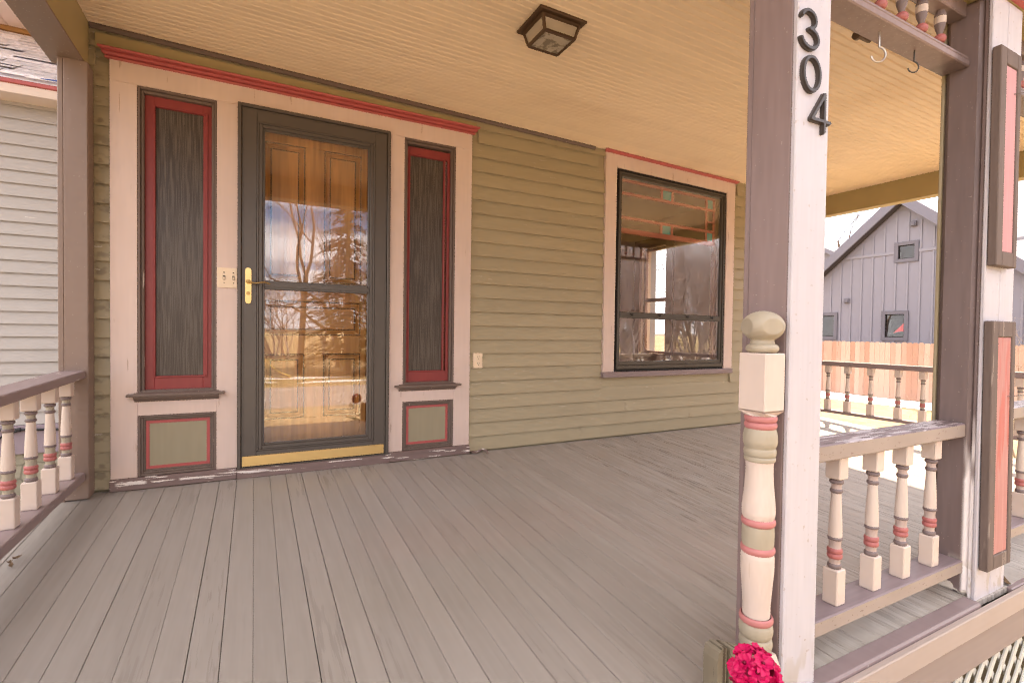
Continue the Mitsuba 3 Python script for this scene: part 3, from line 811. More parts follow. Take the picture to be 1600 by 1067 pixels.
# ------------------------------------------------------------------ turned balusters
CR, BRN, ROSE, SAGE = (0.54, 0.45, 0.395), (0.17, 0.13, 0.13), (0.36, 0.12, 0.115), (0.31, 0.27, 0.215)
MAUVE = (0.40, 0.31, 0.28)


def baluster(x, y, z0, z1, sq=0.046, neck=SAGE):
    """Square blocks at both ends and turned beads, rings and a tapering cone between them, coloured by the turning."""
    L, h = z1 - z0, sq / 2
    k = L / 0.48
    pieces = [(bx(x - h, x + h, y - h, y + h, z0, z0 + 0.114 * k, 0.003), CR, True), (bx(x - h, x + h, y - h, y + h, z0 + 0.405 * k, z1, 0.003), CR, True)]
    rows = [(bead(0.016, 0.0205, 0.114, 0.130, 7), BRN), ([(0.0165, 0.130), (0.0155, 0.136), (0.0170, 0.146)], neck), (bead(0.018, 0.0222, 0.146, 0.163, 7), ROSE), (bead(0.018, 0.0222, 0.163, 0.180, 7), ROSE),
            ([(0.0180, 0.180), (0.0165, 0.190), (0.0185, 0.206)], neck), (bead(0.018, 0.0218, 0.206, 0.217, 7), BRN), ([(0.0200, 0.217), (0.0190, 0.26), (0.0165, 0.31), (0.0140, 0.358)], CR),
            (bead(0.014, 0.0182, 0.358, 0.372, 7), BRN), ([(0.0150, 0.372), (0.0138, 0.380), (0.0155, 0.388)], neck), (bead(0.0155, 0.0205, 0.388, 0.402, 7), BRN), ([(0.0155, 0.402), (0.0150, 0.406)], BRN)]
    for prof, c in rows:
        pieces.append((lathe([(r, z * k) for r, z in prof], x, y, 20, z0), c, False))
    vs, fs, cs, at = [], [], [], 0
    for m, c, flat in pieces:
        v, f = np.array(m.vertices), np.array(m.faces)
        if flat:
            v, f = v[f].reshape(-1, 3), np.arange(len(f) * 3).reshape(-1, 3)
        vs.append(v), fs.append(f + at), cs.append(np.tile(c, (len(v), 1)))
        at += len(v)
    return (np.vstack(vs), np.vstack(fs)), np.vstack(cs)


def add_baluster(base, x, y, z0, z1, sq=0.046, neck=SAGE):
    m, c = baluster(x, y, z0, z1, sq, neck)
    key = nm(base)
    scene[key] = ply(m, 'turned_paint', smooth=True, color=c)


def slope_y(m, s):
    v = m.vertices.copy()
    v[:, 2] += s * v[:, 1]
    return trimesh.Trimesh(v, m.faces, process=False)


# left end: rail runs out from the wall post
ra = 'porch__railing'
say(nm(ra), 'left railing with purple-gray rails and white turned balusters')
add(ra + '__top_rail', slope_y(bx(-0.845, -0.738, -2.256, -0.1025, 0.602, 0.640, 0.004), 0.014), 'rail_paint')
add(ra + '__bottom_rail', slope_y(bx(-0.835, -0.740, -2.256, -0.1025, 0.094, 0.136, 0.004), 0.012), 'rail_paint')
for i in range(10):
    y = -0.205 - 0.2085 * i
    add_baluster(ra + '__baluster', -0.7865, y, 0.136 + 0.012 * y, 0.602 + 0.014 * y, 0.05)
# front, between the two big posts
rb = nm(ra)
say(rb, 'front railing between the number post and the wide post, its top rail peeling')
add(rb + '__top_rail', bx(1.4345, 2.4365, -2.359, -2.264, 0.478, 0.530, 0.004), 'peeling_rail_paint')
add(rb + '__bottom_rail', bx(1.4345, 2.4365, -2.363, -2.264, -0.050, 0.0, 0.004), 'peeling_rail_paint')
for x in (1.478, 1.667, 1.879, 2.070, 2.276):
    add_baluster(rb + '__baluster', x, -2.318, 0.0, 0.478, 0.047, MAUVE)
# far right end
rc = nm(ra)
say(rc, 'far end railing seen against the board fence')
add(rc + '__top_rail', bx(5.20, 5.29, -2.256, -0.017, 0.556, 0.602, 0.004), 'rail_paint')
add(rc + '__bottom_rail', bx(5.205, 5.285, -2.256, -0.017, 0.078, 0.106, 0.004), 'rail_paint')
for i in range(11):
    add_baluster(rc + '__baluster', 5.245, -0.20 - 0.2095 * i + (0.012 if i % 3 else -0.008), 0.106, 0.556, 0.05)
# front, right of the wide post
rd = nm(ra)
say(rd, 'front railing right of the wide post')
add(rd + '__top_rail', bx(2.690, 5.189, -2.359, -2.264, 0.515, 0.566, 0.004), 'peeling_rail_paint')
add(rd + '__bottom_rail', bx(2.690, 5.189, -2.363, -2.264, 0.005, 0.050, 0.004), 'peeling_rail_paint')
for i in range(12):
    add_baluster(rd + '__baluster', 2.905 + 0.2 * i, -2.318, 0.050, 0.515, 0.047, MAUVE)

# ------------------------------------------------------------------ spindle friezes under the front beam


def spindle(x, y, z0, z1):
    k = (z1 - z0) / 0.155
    rows = [(bead(0.010, 0.014, 0.0, 0.010), BRN), ([(0.010, 0.010), (0.0075, 0.018), (0.0085, 0.034)], BRN), (bead(0.008, 0.0205, 0.034, 0.066, 11), ROSE), ([(0.009, 0.066), (0.0105, 0.076), (0.0165, 0.094), (0.0175, 0.105)], BRN),
            ([(0.0165, 0.105), (0.0190, 0.109), (0.0190, 0.130)], CR), (bead(0.014, 0.019, 0.130, 0.145), BRN), ([(0.014, 0.145), (0.014, 0.1555)], BRN)]
    vs, fs, cs, at = [], [], [], 0
    for prof, c in rows:
        m = lathe([(r, z * k) for r, z in prof], x, y, 18, z0)
        vs.append(m.vertices), fs.append(m.faces + at), cs.append(np.tile(c, (len(m.vertices), 1)))
        at += len(m.vertices)
    return (np.vstack(vs), np.vstack(fs)), np.vstack(cs)


for x0, x1, xs_, lab in ((1.4345, 2.4375, [1.483 + 0.137 * i for i in range(7)], 'spindle frieze above the front railing'), (2.690, 5.189, [2.76 + 0.137 * i for i in range(18)], 'spindle frieze right of the wide post')):
    fk = nm('porch__frieze')
    say(fk, lab)
    add(fk + '__lower_rail', [bx(x0, x1, -2.336, -2.246, 1.899, 1.925, 0.004), bx(x0, x1, -2.333, -2.249, 1.9255, 1.938, 0.003)], 'post_paint')
    add(fk + '__upper_rail', bx(x0, x1, -2.322, -2.265, 2.094, 2.1515, 0.004), 'post_paint')
    for x in xs_:
        m, c = spindle(x, -2.292, 1.938, 2.094)
        scene[nm(fk + '__spindle')] = ply(m, 'turned_paint', smooth=True, color=c)

# ------------------------------------------------------------------ front edge: nosing, apron, lattice
add('porch__nosing', [bx(1.30, 2.432, -2.425, -2.366, -0.165, -0.134, 0.006)], 'rail_paint', label='purple-gray nosing board along the front edge of the floor')
add('porch__nosing', [bx(2.70, 5.33, -2.425, -2.40, -0.165, -0.142, 0.004)], 'rail_paint')
add('porch__apron', [bx(1.30, 5.33, -2.447, -2.4255, -0.222, -0.146, 0.003)], 'apron_paint', label='pale pink fascia board below the porch floor')
add('porch__apron', [bx(1.30, 5.33, -2.437, -2.41, -0.352, -0.2225, 0.003)], 'apron_low_paint', label='brownish-pink lower fascia board below the porch floor')
say('porch__lattice', 'white diagonal lattice skirt below the fascia')
add('porch__lattice', [bx(1.30, 5.33, -2.42, -2.405, GZ, GZ + 0.06), bx(1.30, 1.34, -2.42, -2.405, GZ + 0.06, -0.353), bx(5.29, 5.33, -2.42, -2.405, GZ + 0.06, -0.353)], 'lattice_paint')
for layer, sgn, y in ((0, 1, -2.424), (1, -1, -2.412)):
    for i in range(48):
        x = 0.8 + 0.105 * i
        zt, zb, w = -0.356, GZ + 0.03, 0.024
        dx = (zt - zb) * 0.84 * sgn
        a, b = x, x + dx
        if min(a, b) < 1.30 or max(a, b) > 5.3:
            continue
        m = bx(-w / 2, w / 2, -0.004, 0.004, -0.5, 0.5, 0.0015)
        v = m.vertices.copy()
        L = zt - zb
        v = np.stack([a + (b - a) * (v[:, 2] + 0.5) + v[:, 0] * 1.3, v[:, 1] + y, zb + L * (v[:, 2] + 0.5)], 1)
        add('porch__lattice__slat', trimesh.Trimesh(v, m.faces, process=False), 'lattice_paint')
# steps in the opening
say('porch__steps', 'wooden steps up to the porch opening')
for i in range(4):
    z = -0.142 - 0.172 * (i + 1)
    y0 = -2.45 - 0.26 * i
    add('porch__steps__tread', bx(-0.74, 1.27, y0 - 0.275, y0, z - 0.035, z, 0.005), 'rail_paint')
    add('porch__steps__riser', bx(-0.73, 1.26, y0 - 0.002, y0 + 0.016, z + 0.0005, z + 0.137, 0.002), 'rail_paint')

# ------------------------------------------------------------------ newel post beside the number post
nk = thing('newel_post', 'turned cream and sage newel post with a ball finial, standing against the number post', 'newel post')
NX, NY = 1.232, -2.358
h = 0.041
add(nk + '__block', bx(NX - h, NX + h, NY - h, NY + h, 0.655, 0.811, 0.003), 'cream_paint')
ogee = []
for sx in (-1, 1):
    pass
cap = trimesh.Trimesh([[NX - h, NY - h, 0.6548], [NX + h, NY - h, 0.6548], [NX + h, NY + h, 0.6548], [NX - h, NY + h, 0.6548]] + [[NX + 0.04 * math.cos(a), NY + 0.04 * math.sin(a), 0.642] for a in np.linspace(-3 * np.pi / 4, 5 * np.pi / 4, 16, endpoint=False)],
                      [[0, 4 + i, 4 + i + 1] for i in range(4)] + [[1, 8 + i, 8 + i + 1] for i in range(4)] + [[2, 12 + i, 12 + i + 1] for i in range(4)] + [[3, 16 + i, 4 + (12 + i + 1) % 16] for i in range(4)] + [[0, 8, 1], [1, 12, 2], [2, 16, 3], [3, 4, 0]], process=False)
add(nk + '__block_base', cap, 'cream_paint')
ball = trimesh.creation.icosphere(subdivisions=4)
bv = ball.vertices * [0.0545, 0.0545, 0.042]
for a in np.radians([-112, -22, 68, 158]):
    d = np.array([math.cos(a), math.sin(a), 0.0])
    s = bv @ d
    bv = bv - np.outer(np.maximum(s - 0.0465, 0), d)
add(nk + '__finial', [trimesh.Trimesh(bv + [NX, NY, 0.883], ball.faces, process=False), lathe([(0.034, 0.853), (0.029, 0.845), (0.031, 0.838), (0.030, 0.834)], NX, NY, 28), lathe(bead(0.028, 0.0415, 0.811, 0.836, 9), NX, NY, 28)], 'sage_paint', smooth=35)
for pr in ([(0.0355, 0.517), (0.0345, 0.50), (0.036, 0.46), (0.0420, 0.39), (0.0425, 0.378), (0.0390, 0.360)], [(0.0385, 0.268), (0.0425, 0.252), (0.0425, 0.235), (0.0385, 0.17), (0.0350, 0.11), (0.0350, 0.092)]):
    add(nk + '__shaft', lathe(spline(pr), NX, NY, 32), 'cream_paint', smooth=True)
add(nk + '__red_ring', [lathe(bead(0.036, 0.0415, 0.624, 0.643, 8), NX, NY, 32), lathe(bead(0.036, 0.0415, 0.605, 0.624, 8), NX, NY, 32)], 'rose_paint', smooth=True)
for z0, z1, r in ((0.341, 0.361, 0.0440), (0.265, 0.285, 0.0440), (0.073, 0.093, 0.0435)):
    add(nk + '__red_ring', lathe(bead(0.038, r, z0, z1, 9), NX, NY, 32), 'rose_paint', smooth=True)
add(nk + '__sage_turning', [lathe(spline([(0.0385, 0.606), (0.0430, 0.585), (0.0435, 0.572), (0.0375, 0.552)]), NX, NY, 32), lathe(bead(0.0375, 0.0410, 0.531, 0.553, 9), NX, NY, 32), lathe([(0.0365, 0.531), (0.0400, 0.526), (0.0395, 0.519), (0.036, 0.516)], NX, NY, 32)], 'sage_paint', smooth=35)
add(nk + '__sage_turning', [lathe(spline([(0.0395, 0.341), (0.0410, 0.32), (0.0395, 0.285)]), NX, NY, 32)], 'sage_paint', smooth=True)
add(nk + '__sage_turning', [lathe(bead(0.036, 0.0435, 0.034, 0.074, 10), NX, NY, 32), lathe(bead(0.036, 0.0425, 0.000, 0.034, 10), NX, NY, 32), lathe(bead(0.035, 0.041, -0.02, 0.0, 8), NX, NY, 32)], 'sage_paint', smooth=True)
b = trimesh.Trimesh([[NX - 0.036, NY - 0.036, -0.010], [NX + 0.036, NY - 0.036, -0.010], [NX + 0.036, NY + 0.036, -0.010], [NX - 0.036, NY + 0.036, -0.010], [NX - 0.045, NY - 0.045, -0.045], [NX + 0.045, NY - 0.045, -0.045], [NX + 0.045, NY + 0.045, -0.045], [NX - 0.045, NY + 0.045, -0.045]],
                    [[0, 1, 2], [0, 2, 3], [0, 4, 5], [0, 5, 1], [1, 5, 6], [1, 6, 2], [2, 6, 7], [2, 7, 3], [3, 7, 4], [3, 4, 0]], process=False)
add(nk + '__base_block', [b, bx(NX - 0.045, NX + 0.045, NY - 0.045, NY + 0.045, -0.30, -0.0452, 0.002)], 'cream_paint')
# weathered stub beside the newel
st = Polygon([(1.045, -0.30), (1.185, -0.30), (1.185, 0.010), (1.10, 0.050), (1.065, 0.062), (1.048, 0.055), (1.042, 0.035)])
stub = []
cuts = [1.03, 1.0585, 1.083, 1.094, 1.121, 1.19]
for i in range(5):
    piece = st.intersection(Polygon([(cuts[i] + 0.0012, -0.31), (cuts[i + 1] - 0.0012, -0.31), (cuts[i + 1] - 0.0012 - 0.004 * (i % 2), 0.1), (cuts[i] + 0.0012 + 0.003 * (i % 3), 0.1 - 0.055 * (i == 2))]))
    for g in getattr(piece, 'geoms', [piece]):
        stub.append(flat_plate(g, -2.347, 0.041 + (0.004, 0.0, 0.003, 0.0015, 0.004)[i]))
stub.append(flat_plate(st.buffer(-0.004), -2.345, 0.036))
add('wood_stub', stub, 'weathered_wood', label='weathered board end with cracked paint, left of the newel post foot', cat='board')

# ------------------------------------------------------------------ house numbers


def digit(lines, w, y=-2.401, d=0.012):
    from shapely import union_all
    s = union_all([LineString(l).buffer(w / 2, cap_style='round', quad_segs=6) for l in lines])
    top = s.buffer(-w * 0.18)
    m = flat_plate(s, y, d * 0.6)
    m2 = flat_plate(top, y - d * 0.6, d * 0.4)
    return [m, m2]


def arc(cx, cy, rx, ry, a0, a1, n=16):
    return [(cx + rx * math.cos(math.radians(a)), cy + ry * math.sin(math.radians(a))) for a in np.linspace(a0, a1, n)]


# the number plates are screwed to the street face; each digit hangs a little lower to the right
three = arc(1.3210, 1.7075, 0.0290, 0.0235, 165, -80) + arc(1.3260, 1.6590, 0.0360, 0.0250, 84, -165)
add('house_number', digit([three], 0.0120), 'black_iron', label='black metal digit 3, topmost on the number post', cat='house number', group='house number digits')
zero = arc(1.3385, 1.5675, 0.0355, 0.0445, 0, 360, 40)
add('house_number', digit([zero], 0.0115), 'black_iron', label='black metal digit 0, between the 3 and the 4 on the post', cat='house number', group='house number digits')
four = [[(1.398, 1.422), (1.398, 1.524), (1.343, 1.449)], [(1.343, 1.449), (1.4225, 1.4505)]]
add('house_number', digit(four, 0.0125), 'black_iron', label='black metal digit 4, lowest and nearest the post edge', cat='house number', group='house number digits')

# ------------------------------------------------------------------ framed panels hung on the wide post
for (x0, x1, z0, z1), lab, lean_x in (((2.432, 2.608, 1.130, 1.936), 'upper narrow brown-framed pink shutter hung on the wide post', 0.012), ((2.440, 2.640, -0.022, 0.924), 'lower narrow brown-framed pink shutter hung on the wide post', 0.022)):
    pk = thing('wooden_shutter', lab, 'shutter')
    y1, y0 = -2.4045, -2.432

    def ln(m):
        m = join(m) if isinstance(m, list) else m
        v = m.vertices.copy()
        v[:, 0] += lean_x * (z1 - v[:, 2]) / (z1 - z0) - lean_x / 2
        return trimesh.Trimesh(v, m.faces, process=False)
    add(pk + '__frame', ln([bx(x0, x0 + 0.048, y0, y1, z0, z1, 0.003), bx(x1 - 0.03, x1, y0, y1, z0, z1, 0.003), bx(x0 + 0.0485, x1 - 0.0305, y0, y1, z0, z0 + 0.055, 0.003), bx(x0 + 0.0485, x1 - 0.0305, y0, y1, z1 - 0.06, z1, 0.003)]), 'brown_board')
    add(pk + '__board', ln(bx(x0 + 0.049, x1 - 0.031, y0 + 0.004, y1, z0 + 0.0555, z1 - 0.0605, 0.002)), 'pink_board')
    zn = z0 + 0.81 * (z1 - z0) if z0 > 1 else z0 + 0.695 * (z1 - z0)
    add(pk + '__nail', tube([[x1 - 0.055, y0 + 0.004, zn], [x1 - 0.02, y0 - 0.02, zn + 0.006], [x1 + 0.03, y0 - 0.028, zn + 0.003]], 0.0018, 6), 'nail')

# ------------------------------------------------------------------ ceiling light
lk = thing('ceiling_light', 'square bronze porch light with frosted panes on the ceiling', 'ceiling light')
LX, LY = 1.285, -1.143
zc = ceil_z(LX)
add(lk + '__base_plate', [bx(LX - 0.130, LX + 0.130, LY - 0.118, LY + 0.118, zc - 0.012, zc + 0.002, 0.003), bx(LX - 0.110, LX + 0.110, LY - 0.098, LY + 0.098, zc - 0.022, zc - 0.0125, 0.004)], 'lamp_bronze')


def frustum_pts(zt, zb, at, bt, ab, bb):
    return [np.array([LX + sx * a, LY + sy * b, z]) for z, a, b in ((zt, at, bt), (zb, ab, bb)) for sx, sy in ((-1, -1), (1, -1), (1, 1), (-1, 1))]


fp = frustum_pts(zc - 0.020, zc - 0.080, 0.100, 0.090, 0.083, 0.077)


def bar(p, q, r=0.0085):
    return tube([p, q], r, 4)


add(lk + '__frame', [bar(fp[i], fp[i + 4]) for i in range(4)] + [bar(fp[4 + i], fp[4 + (i + 1) % 4]) for i in range(4)] + [bar(fp[i], fp[(i + 1) % 4]) for i in range(4)], 'lamp_bronze')
for i in range(4):
    j = (i + 1) % 4
    q = np.array([fp[i], fp[j], fp[j + 4], fp[i + 4]])
    c_ = q.mean(0)
    q2 = (q - c_) * 0.96 + c_ - np.array([0, 0, 0])
    inn = (np.array([LX, LY, c_[2]]) - c_) * 0.04
    add(lk + '__pane', trimesh.Trimesh(np.vstack([q2, q2 + inn]), [[0, 1, 2], [0, 2, 3], [4, 6, 5], [4, 7, 6], [0, 4, 5], [0, 5, 1], [2, 6, 7], [2, 7, 3]], process=False), 'lamp_glass')
q = np.array(fp[4:])
c_ = q.mean(0)
add(lk + '__pane', bx(LX - 0.079, LX + 0.079, LY - 0.073, LY + 0.073, zc - 0.081, zc - 0.077, 0.0005), 'lamp_glass', label='mottled bottom pane with dead insects')

# ------------------------------------------------------------------ switch plate, outlet, hooks, small things
sk = thing('light_switch', 'ivory double switch plate on the casing beside the storm door', 'light switch')
add(sk + '__plate', bx(-0.1835, -0.0862, -0.0205, -0.0145, 1.084, 1.196, 0.003), 'ivory')
for x in (-0.150, -0.104):
    add(sk + '__slot', bx(x - 0.006, x + 0.006, -0.0215, -0.0206, 1.128, 1.152, 0.0005), 'dark_screw')
    add(sk + '__toggle', bx(x - 0.0042, x + 0.0042, -0.031, -0.0216, 1.130, 1.144, 0.002), 'ivory')
    for z in (1.111, 1.169):
        add(sk + '__screw', tube([[x, -0.0207, z], [x, -0.0222, z]], 0.0035, 10), 'dark_screw')
ok = thing('wall_outlet', 'small cream electrical outlet on the clapboards right of the entry', 'outlet')
add(ok + '__plate', bx(1.376, 1.446, -0.0085, 0.02, 0.597, 0.705, 0.003), 'ivory')
for z in (0.628, 0.674):
    add(ok + '__socket', flat_plate(Point(1.411, z).buffer(0.0165), -0.0086, 0.0025), 'ivory')
    add(ok + '__slot', [bx(1.4035, 1.4060, -0.0120, -0.0112, z - 0.002, z + 0.008, 0), bx(1.416, 1.4185, -0.0120, -0.0112, z - 0.002, z + 0.007, 0), bx(1.409, 1.413, -0.0120, -0.0112, z - 0.011, z - 0.007, 0)], 'dark_screw')
add('wall_bracket', [bx(1.36, 1.405, -0.055, -0.002, 0.004, 0.012, 0.002), tube([[1.405, -0.03, 0.010], [1.43, -0.06, 0.030], [1.46, -0.075, 0.018], [1.465, -0.075, 0.002]], 0.007, 8)], 'base_paint', smooth=30, label='small brown metal bracket on the floor at the wall right of the entry', cat='bracket')


def hook(x, y, z, s, mat, lab):
    pts = [[x, y, z + 0.004], [x, y, z - 0.055 * s]]
    for a in np.linspace(75, -170, 14):
        pts.append([x + 0.026 * s * math.cos(math.radians(a)) * 0.8 - 0.004, y - 0.026 * s * math.cos(math.radians(a)) * 0.5, z - 0.082 * s + 0.026 * s * math.sin(math.radians(a))])
    add('screw_hook', tube(pts, 0.0032 * s, 8), mat, smooth=40, label=lab, cat='hook', group='hooks under the spindle frieze')


hook(1.895, -2.292, 1.899, 0.95, 'steel', 'large pale steel hook under the spindle frieze')
hook(2.125, -2.292, 1.899, 0.75, 'black_iron', 'small dark wire hook under the spindle frieze, nearer the wide post')
add('rail_fitting', [tube([[1.872, -2.230, 1.916], [1.884, -2.230, 1.916]], 0.016, 16), tube([[1.884, -2.230, 1.916], [1.95, -2.232, 1.916]], 0.009, 12)], 'lamp_bronze', smooth=40, label='dark round metal fitting behind the lower frieze rail', cat='fitting')


def dry_leaf(x, y, s, rot, lab):
    pts = []
    r = np.random.default_rng(int(abs(x * 1000)))
    n = 9
    top = [(math.cos(t) * s, math.sin(t) * s * 0.45 * (1 + 0.25 * r.uniform(-1, 1))) for t in np.linspace(0, 2 * np.pi, n, endpoint=False)]
    v = [[0, 0, 0.006]] + [[a, b, 0.004 + 0.014 * r.random()] for a, b in top]
    v = np.array(v)
    v = np.vstack([v, v - [0, 0, 0.001]])
    f = [[0, 1 + i, 1 + (i + 1) % n] for i in range(n)]
    f += [[a + n + 1, c + n + 1, b + n + 1] for a, b, c in f]
    c, s_ = math.cos(rot), math.sin(rot)
    v = np.stack([x + v[:, 0] * c - v[:, 1] * s_, y + v[:, 0] * s_ + v[:, 1] * c, v[:, 2] + SLOPE * y + 0.001], 1)
    add('dry_leaf', trimesh.Trimesh(v, f, process=False), 'dead_leaf', label=lab, cat='leaf', group='dry leaves on the porch floor')


dry_leaf(-0.805, -0.70, 0.013, 0.4, 'dry leaf under the left railing, the one nearest the wall')
dry_leaf(-0.80, -0.77, 0.015, 1.9, 'dry leaf under the left railing, the one farthest from the wall')
dry_leaf(-0.815, -0.735, 0.011, 2.9, 'small dry leaf under the left railing, between the two larger ones')
dry_leaf(2.735, -2.390, 0.034, 0.7, 'dry brown leaf caught at the foot of the wide post')

# ------------------------------------------------------------------ geranium in a pot on the top step
gk = thing('geranium', 'bright magenta geranium flower head with green buds in front of the newel post', 'flower')
GX, GY, GZ0 = 1.022, -2.505, 0.088
prng = np.random.default_rng(14)


def petal_mesh(o, axis, up, L, w, curl):
    """A cupped, ruffled petal from point o outward along axis."""
    side = np.cross(axis, up)
    side /= np.linalg.norm(side)
    up = np.cross(side, axis)
    v, f = [], []
    nu, nv = 7, 11
    for i in range(nu):
        t = i / (nu - 1)
        wid = w * (math.sin(min(1.0, t * 1.15 + 0.12) * math.pi * 0.62)) * (1.0 if t < 0.85 else 0.86)
        for j in range(nv):
            s = j / (nv - 1) * 2 - 1
            end = 1 - 0.18 * s * s * (t ** 3)
            ruff = 0.20 * w * math.sin(6.5 * s + 5 * t + L * 9000) * t * t + 0.10 * w * math.sin(13 * s + L * 5000) * t ** 3
            v.append(o + axis * (L * t * end) + side * (wid * s) + up * (curl * L * t * t + 0.25 * w * s * s * (1 - t) + ruff))
    for i in range(nu - 1):
        for j in range(nv - 1):
            a = i * nv + j
            f += [[a, a + 1, a + nv + 1], [a, a + nv + 1, a + nv]]
    return trimesh.Trimesh(np.array(v), np.array(f), process=False)


def ruffle(v):
    return v


flo = []
dirs = []
for k in range(26):
    z = 1 - 2 * (k + 0.5) / 26
    a = k * 2.39996
    dirs.append((math.sqrt(1 - z * z) * math.cos(a), math.sqrt(1 - z * z) * math.sin(a), z))
ico1 = trimesh.creation.icosphere(subdivisions=1)
for d in dirs:
    d = np.array(d) + prng.normal(0, 0.10, 3)
    d /= np.linalg.norm(d)
    if d[1] > 0.55:
        continue
    c = np.array([GX, GY, GZ0]) + d * [0.039, 0.038, 0.037] * prng.uniform(0.9, 1.1)
    ref = np.cross(d, [0.2, 0.3, 0.9])
    ref /= np.linalg.norm(ref)
    a0 = prng.uniform(0, 6.28)
    ms = []
    for k in range(5):
        a = a0 + k * 2 * np.pi / 5 + prng.uniform(-0.15, 0.15)
        ax = ref * math.cos(a) + np.cross(d, ref) * math.sin(a)
        op = prng.uniform(0.45, 0.85)
        ax = ax + d * op
        ax /= np.linalg.norm(ax)
        ms.append(petal_mesh(c, ax, d, prng.uniform(0.023, 0.029), prng.uniform(0.0125, 0.0155), prng.uniform(-0.45, 0.1)))
    add(gk + '__floret', ms, 'petal', smooth=True)
    add(gk + '__floret_centre', trimesh.Trimesh(ico1.vertices * 0.0042 + c + d * 0.004, ico1.faces, process=False), 'petal_dark', smooth=True)
bv_ = trimesh.creation.icosphere(subdivisions=2)
for k, (dx, dz) in enumerate(((-0.066, -0.052), (-0.052, -0.070), (-0.072, -0.074), (-0.040, -0.083))):
    o = np.array([GX + dx, GY - 0.02, GZ0 + dz])
    add(gk + '__bud', [trimesh.Trimesh(bv_.vertices * [0.007, 0.007, 0.010] + o, bv_.faces, process=False)], 'bud_green', smooth=True)
    add(gk + '__stem', tube([o, [GX - 0.02, GY, GZ0 - 0.12]], 0.0018, 5), 'bud_green')
add(gk + '__stem', tube([[GX, GY, GZ0], [GX - 0.01, GY, -0.08], [GX - 0.01, GY + 0.01, -0.22]], 0.003, 6), 'leaf_green')
for k in range(9):
    a = k * 0.7
    r = 0.05 + 0.02 * (k % 3)
    o = np.array([GX + r * math.cos(a), GY + 0.8 * r * math.sin(a), -0.10 - 0.02 * (k % 4)])
    n = 14
    v = [o] + [o + 0.035 * (1 + 0.12 * math.cos(5 * t)) * np.array([math.cos(t), math.sin(t), 0.25 * math.cos(t - a)]) for t in np.linspace(0, 2 * np.pi, n, endpoint=False)]
    add(gk + '__leaf', trimesh.Trimesh(np.array(v), [[0, 1 + i, 1 + (i + 1) % n] for i in range(n)], process=False), 'leaf_green')
add('flower_pot', [lathe([(0.065, -0.314), (0.085, -0.20), (0.092, -0.20), (0.092, -0.175), (0.084, -0.175), (0.08, -0.19), (0.0, -0.192)], GX, GY - 0.03, 28), lathe([(0.0, -0.313), (0.065, -0.314)], GX, GY - 0.03, 28)], 'terracotta', smooth=40, label='terracotta pot of the geranium on the top step', cat='flower pot')

# ------------------------------------------------------------------ fence, neighbour house
fk = thing('board_fence', 'new cedar board fence across the side yard', 'fence')
prn = np.random.default_rng(3)
FX = 16.8
pm = []
for v_ in range(3):
    w, z0, z1 = 0.136, -0.97, 0.69
    prof = [(-w / 2, z0), (w / 2, z0), (w / 2, z1 - 0.03), (w / 2 - 0.03, z1), (-w / 2 + 0.03, z1), (-w / 2, z1 - 0.03)]
    pm.append([ply(prism(prof, 0, -0.009, 0.009), m) for m in ('picket_a', 'picket_b', 'picket_c')])
for i in range(96):
    y = -3.2 + 0.14 * i
    kind = int(prn.choice([0, 1, 2], p=[0.5, 0.35, 0.15]))
    d = dict(pm[0][kind])
    d['to_world'] = T().translate([FX + prn.uniform(-0.006, 0.006), y, prn.uniform(-0.012, 0.012)])
    scene[nm(fk + '__board')] = d
for z in (-0.6, -0.1, 0.4):
    add(fk + '__rail', bx(FX + 0.015, FX + 0.055, -3.3, 10.4, z, z + 0.09, 0.003), 'picket_b')
for i in range(6):
    add(fk + '__post', bx(FX + 0.056, FX + 0.15, -3.2 + 2.6 * i, -3.1 + 2.6 * i, -1.0, 0.6, 0.004), 'picket_b')

hk = thing('neighbour_house', 'gray board-and-batten house with a steep gable beyond the fence', 'house')
HX, PY, PZ = 20.0, 5.95, 5.44
sl = 0.86
yl, yr = 9.6, 1.2
gable = Polygon([(yr - 2.5, -1.0), (yl + 1, -1.0), (yl + 1, PZ - sl * (yl + 1 - PY)), (PY, PZ), (yr - 2.5, PZ - sl * (PY - yr + 2.5))])
wins = [(5.454, 6.183, 3.44, 4.15), (5.70, 6.53, 0.715, 1.77), (8.05, 8.9, 0.715, 1.77)]
m = trimesh.creation.extrude_polygon(gable.difference(sbox(0, 0, 0, 0)), 0.12, engine='earcut')
g2 = gable
for w in wins:
    g2 = g2.difference(sbox(w[0] + 0.12, w[2] + 0.12, w[1] - 0.12, w[3] - 0.12))
m = trimesh.creation.extrude_polygon(g2, 0.12, engine='earcut')
v = m.vertices
add(hk + '__wall', trimesh.Trimesh(np.stack([HX + v[:, 2], v[:, 0], v[:, 1]], 1), m.faces, process=False), 'gray_siding')
ys = [5.04 + 0.365 * i for i in range(-10, 16)]
for y in ys:
    top = PZ - sl * abs(y - PY) - 0.12
    segs = [(-1.0, min(3.74, top))] + ([(3.85, top)] if top > 3.95 else [])
    for w in wins:
        new = []
        for a, b in segs:
            if w[0] - 0.03 < y < w[1] + 0.03 and a < w[3] and b > w[2]:
                if a < w[2] - 0.02:
                    new.append((a, w[2] - 0.002))
                if b > w[3] + 0.02:
                    new.append((w[3] + 0.002, b))
            else:
                new.append((a, b))
        segs = new
    for a, b in segs:
        if b - a > 0.05:
            add(hk + '__wall__batten', bx(HX - 0.03, HX - 0.0005, y - 0.028, y + 0.028, a, b, 0.004), 'gray_batten')
for a, b in ((yr - 1, 5.45), (6.187, 7.78)):
    add(hk + '__wall__band', bx(HX - 0.036, HX - 0.0005, a, b, 3.745, 3.845, 0.004), 'gray_batten')
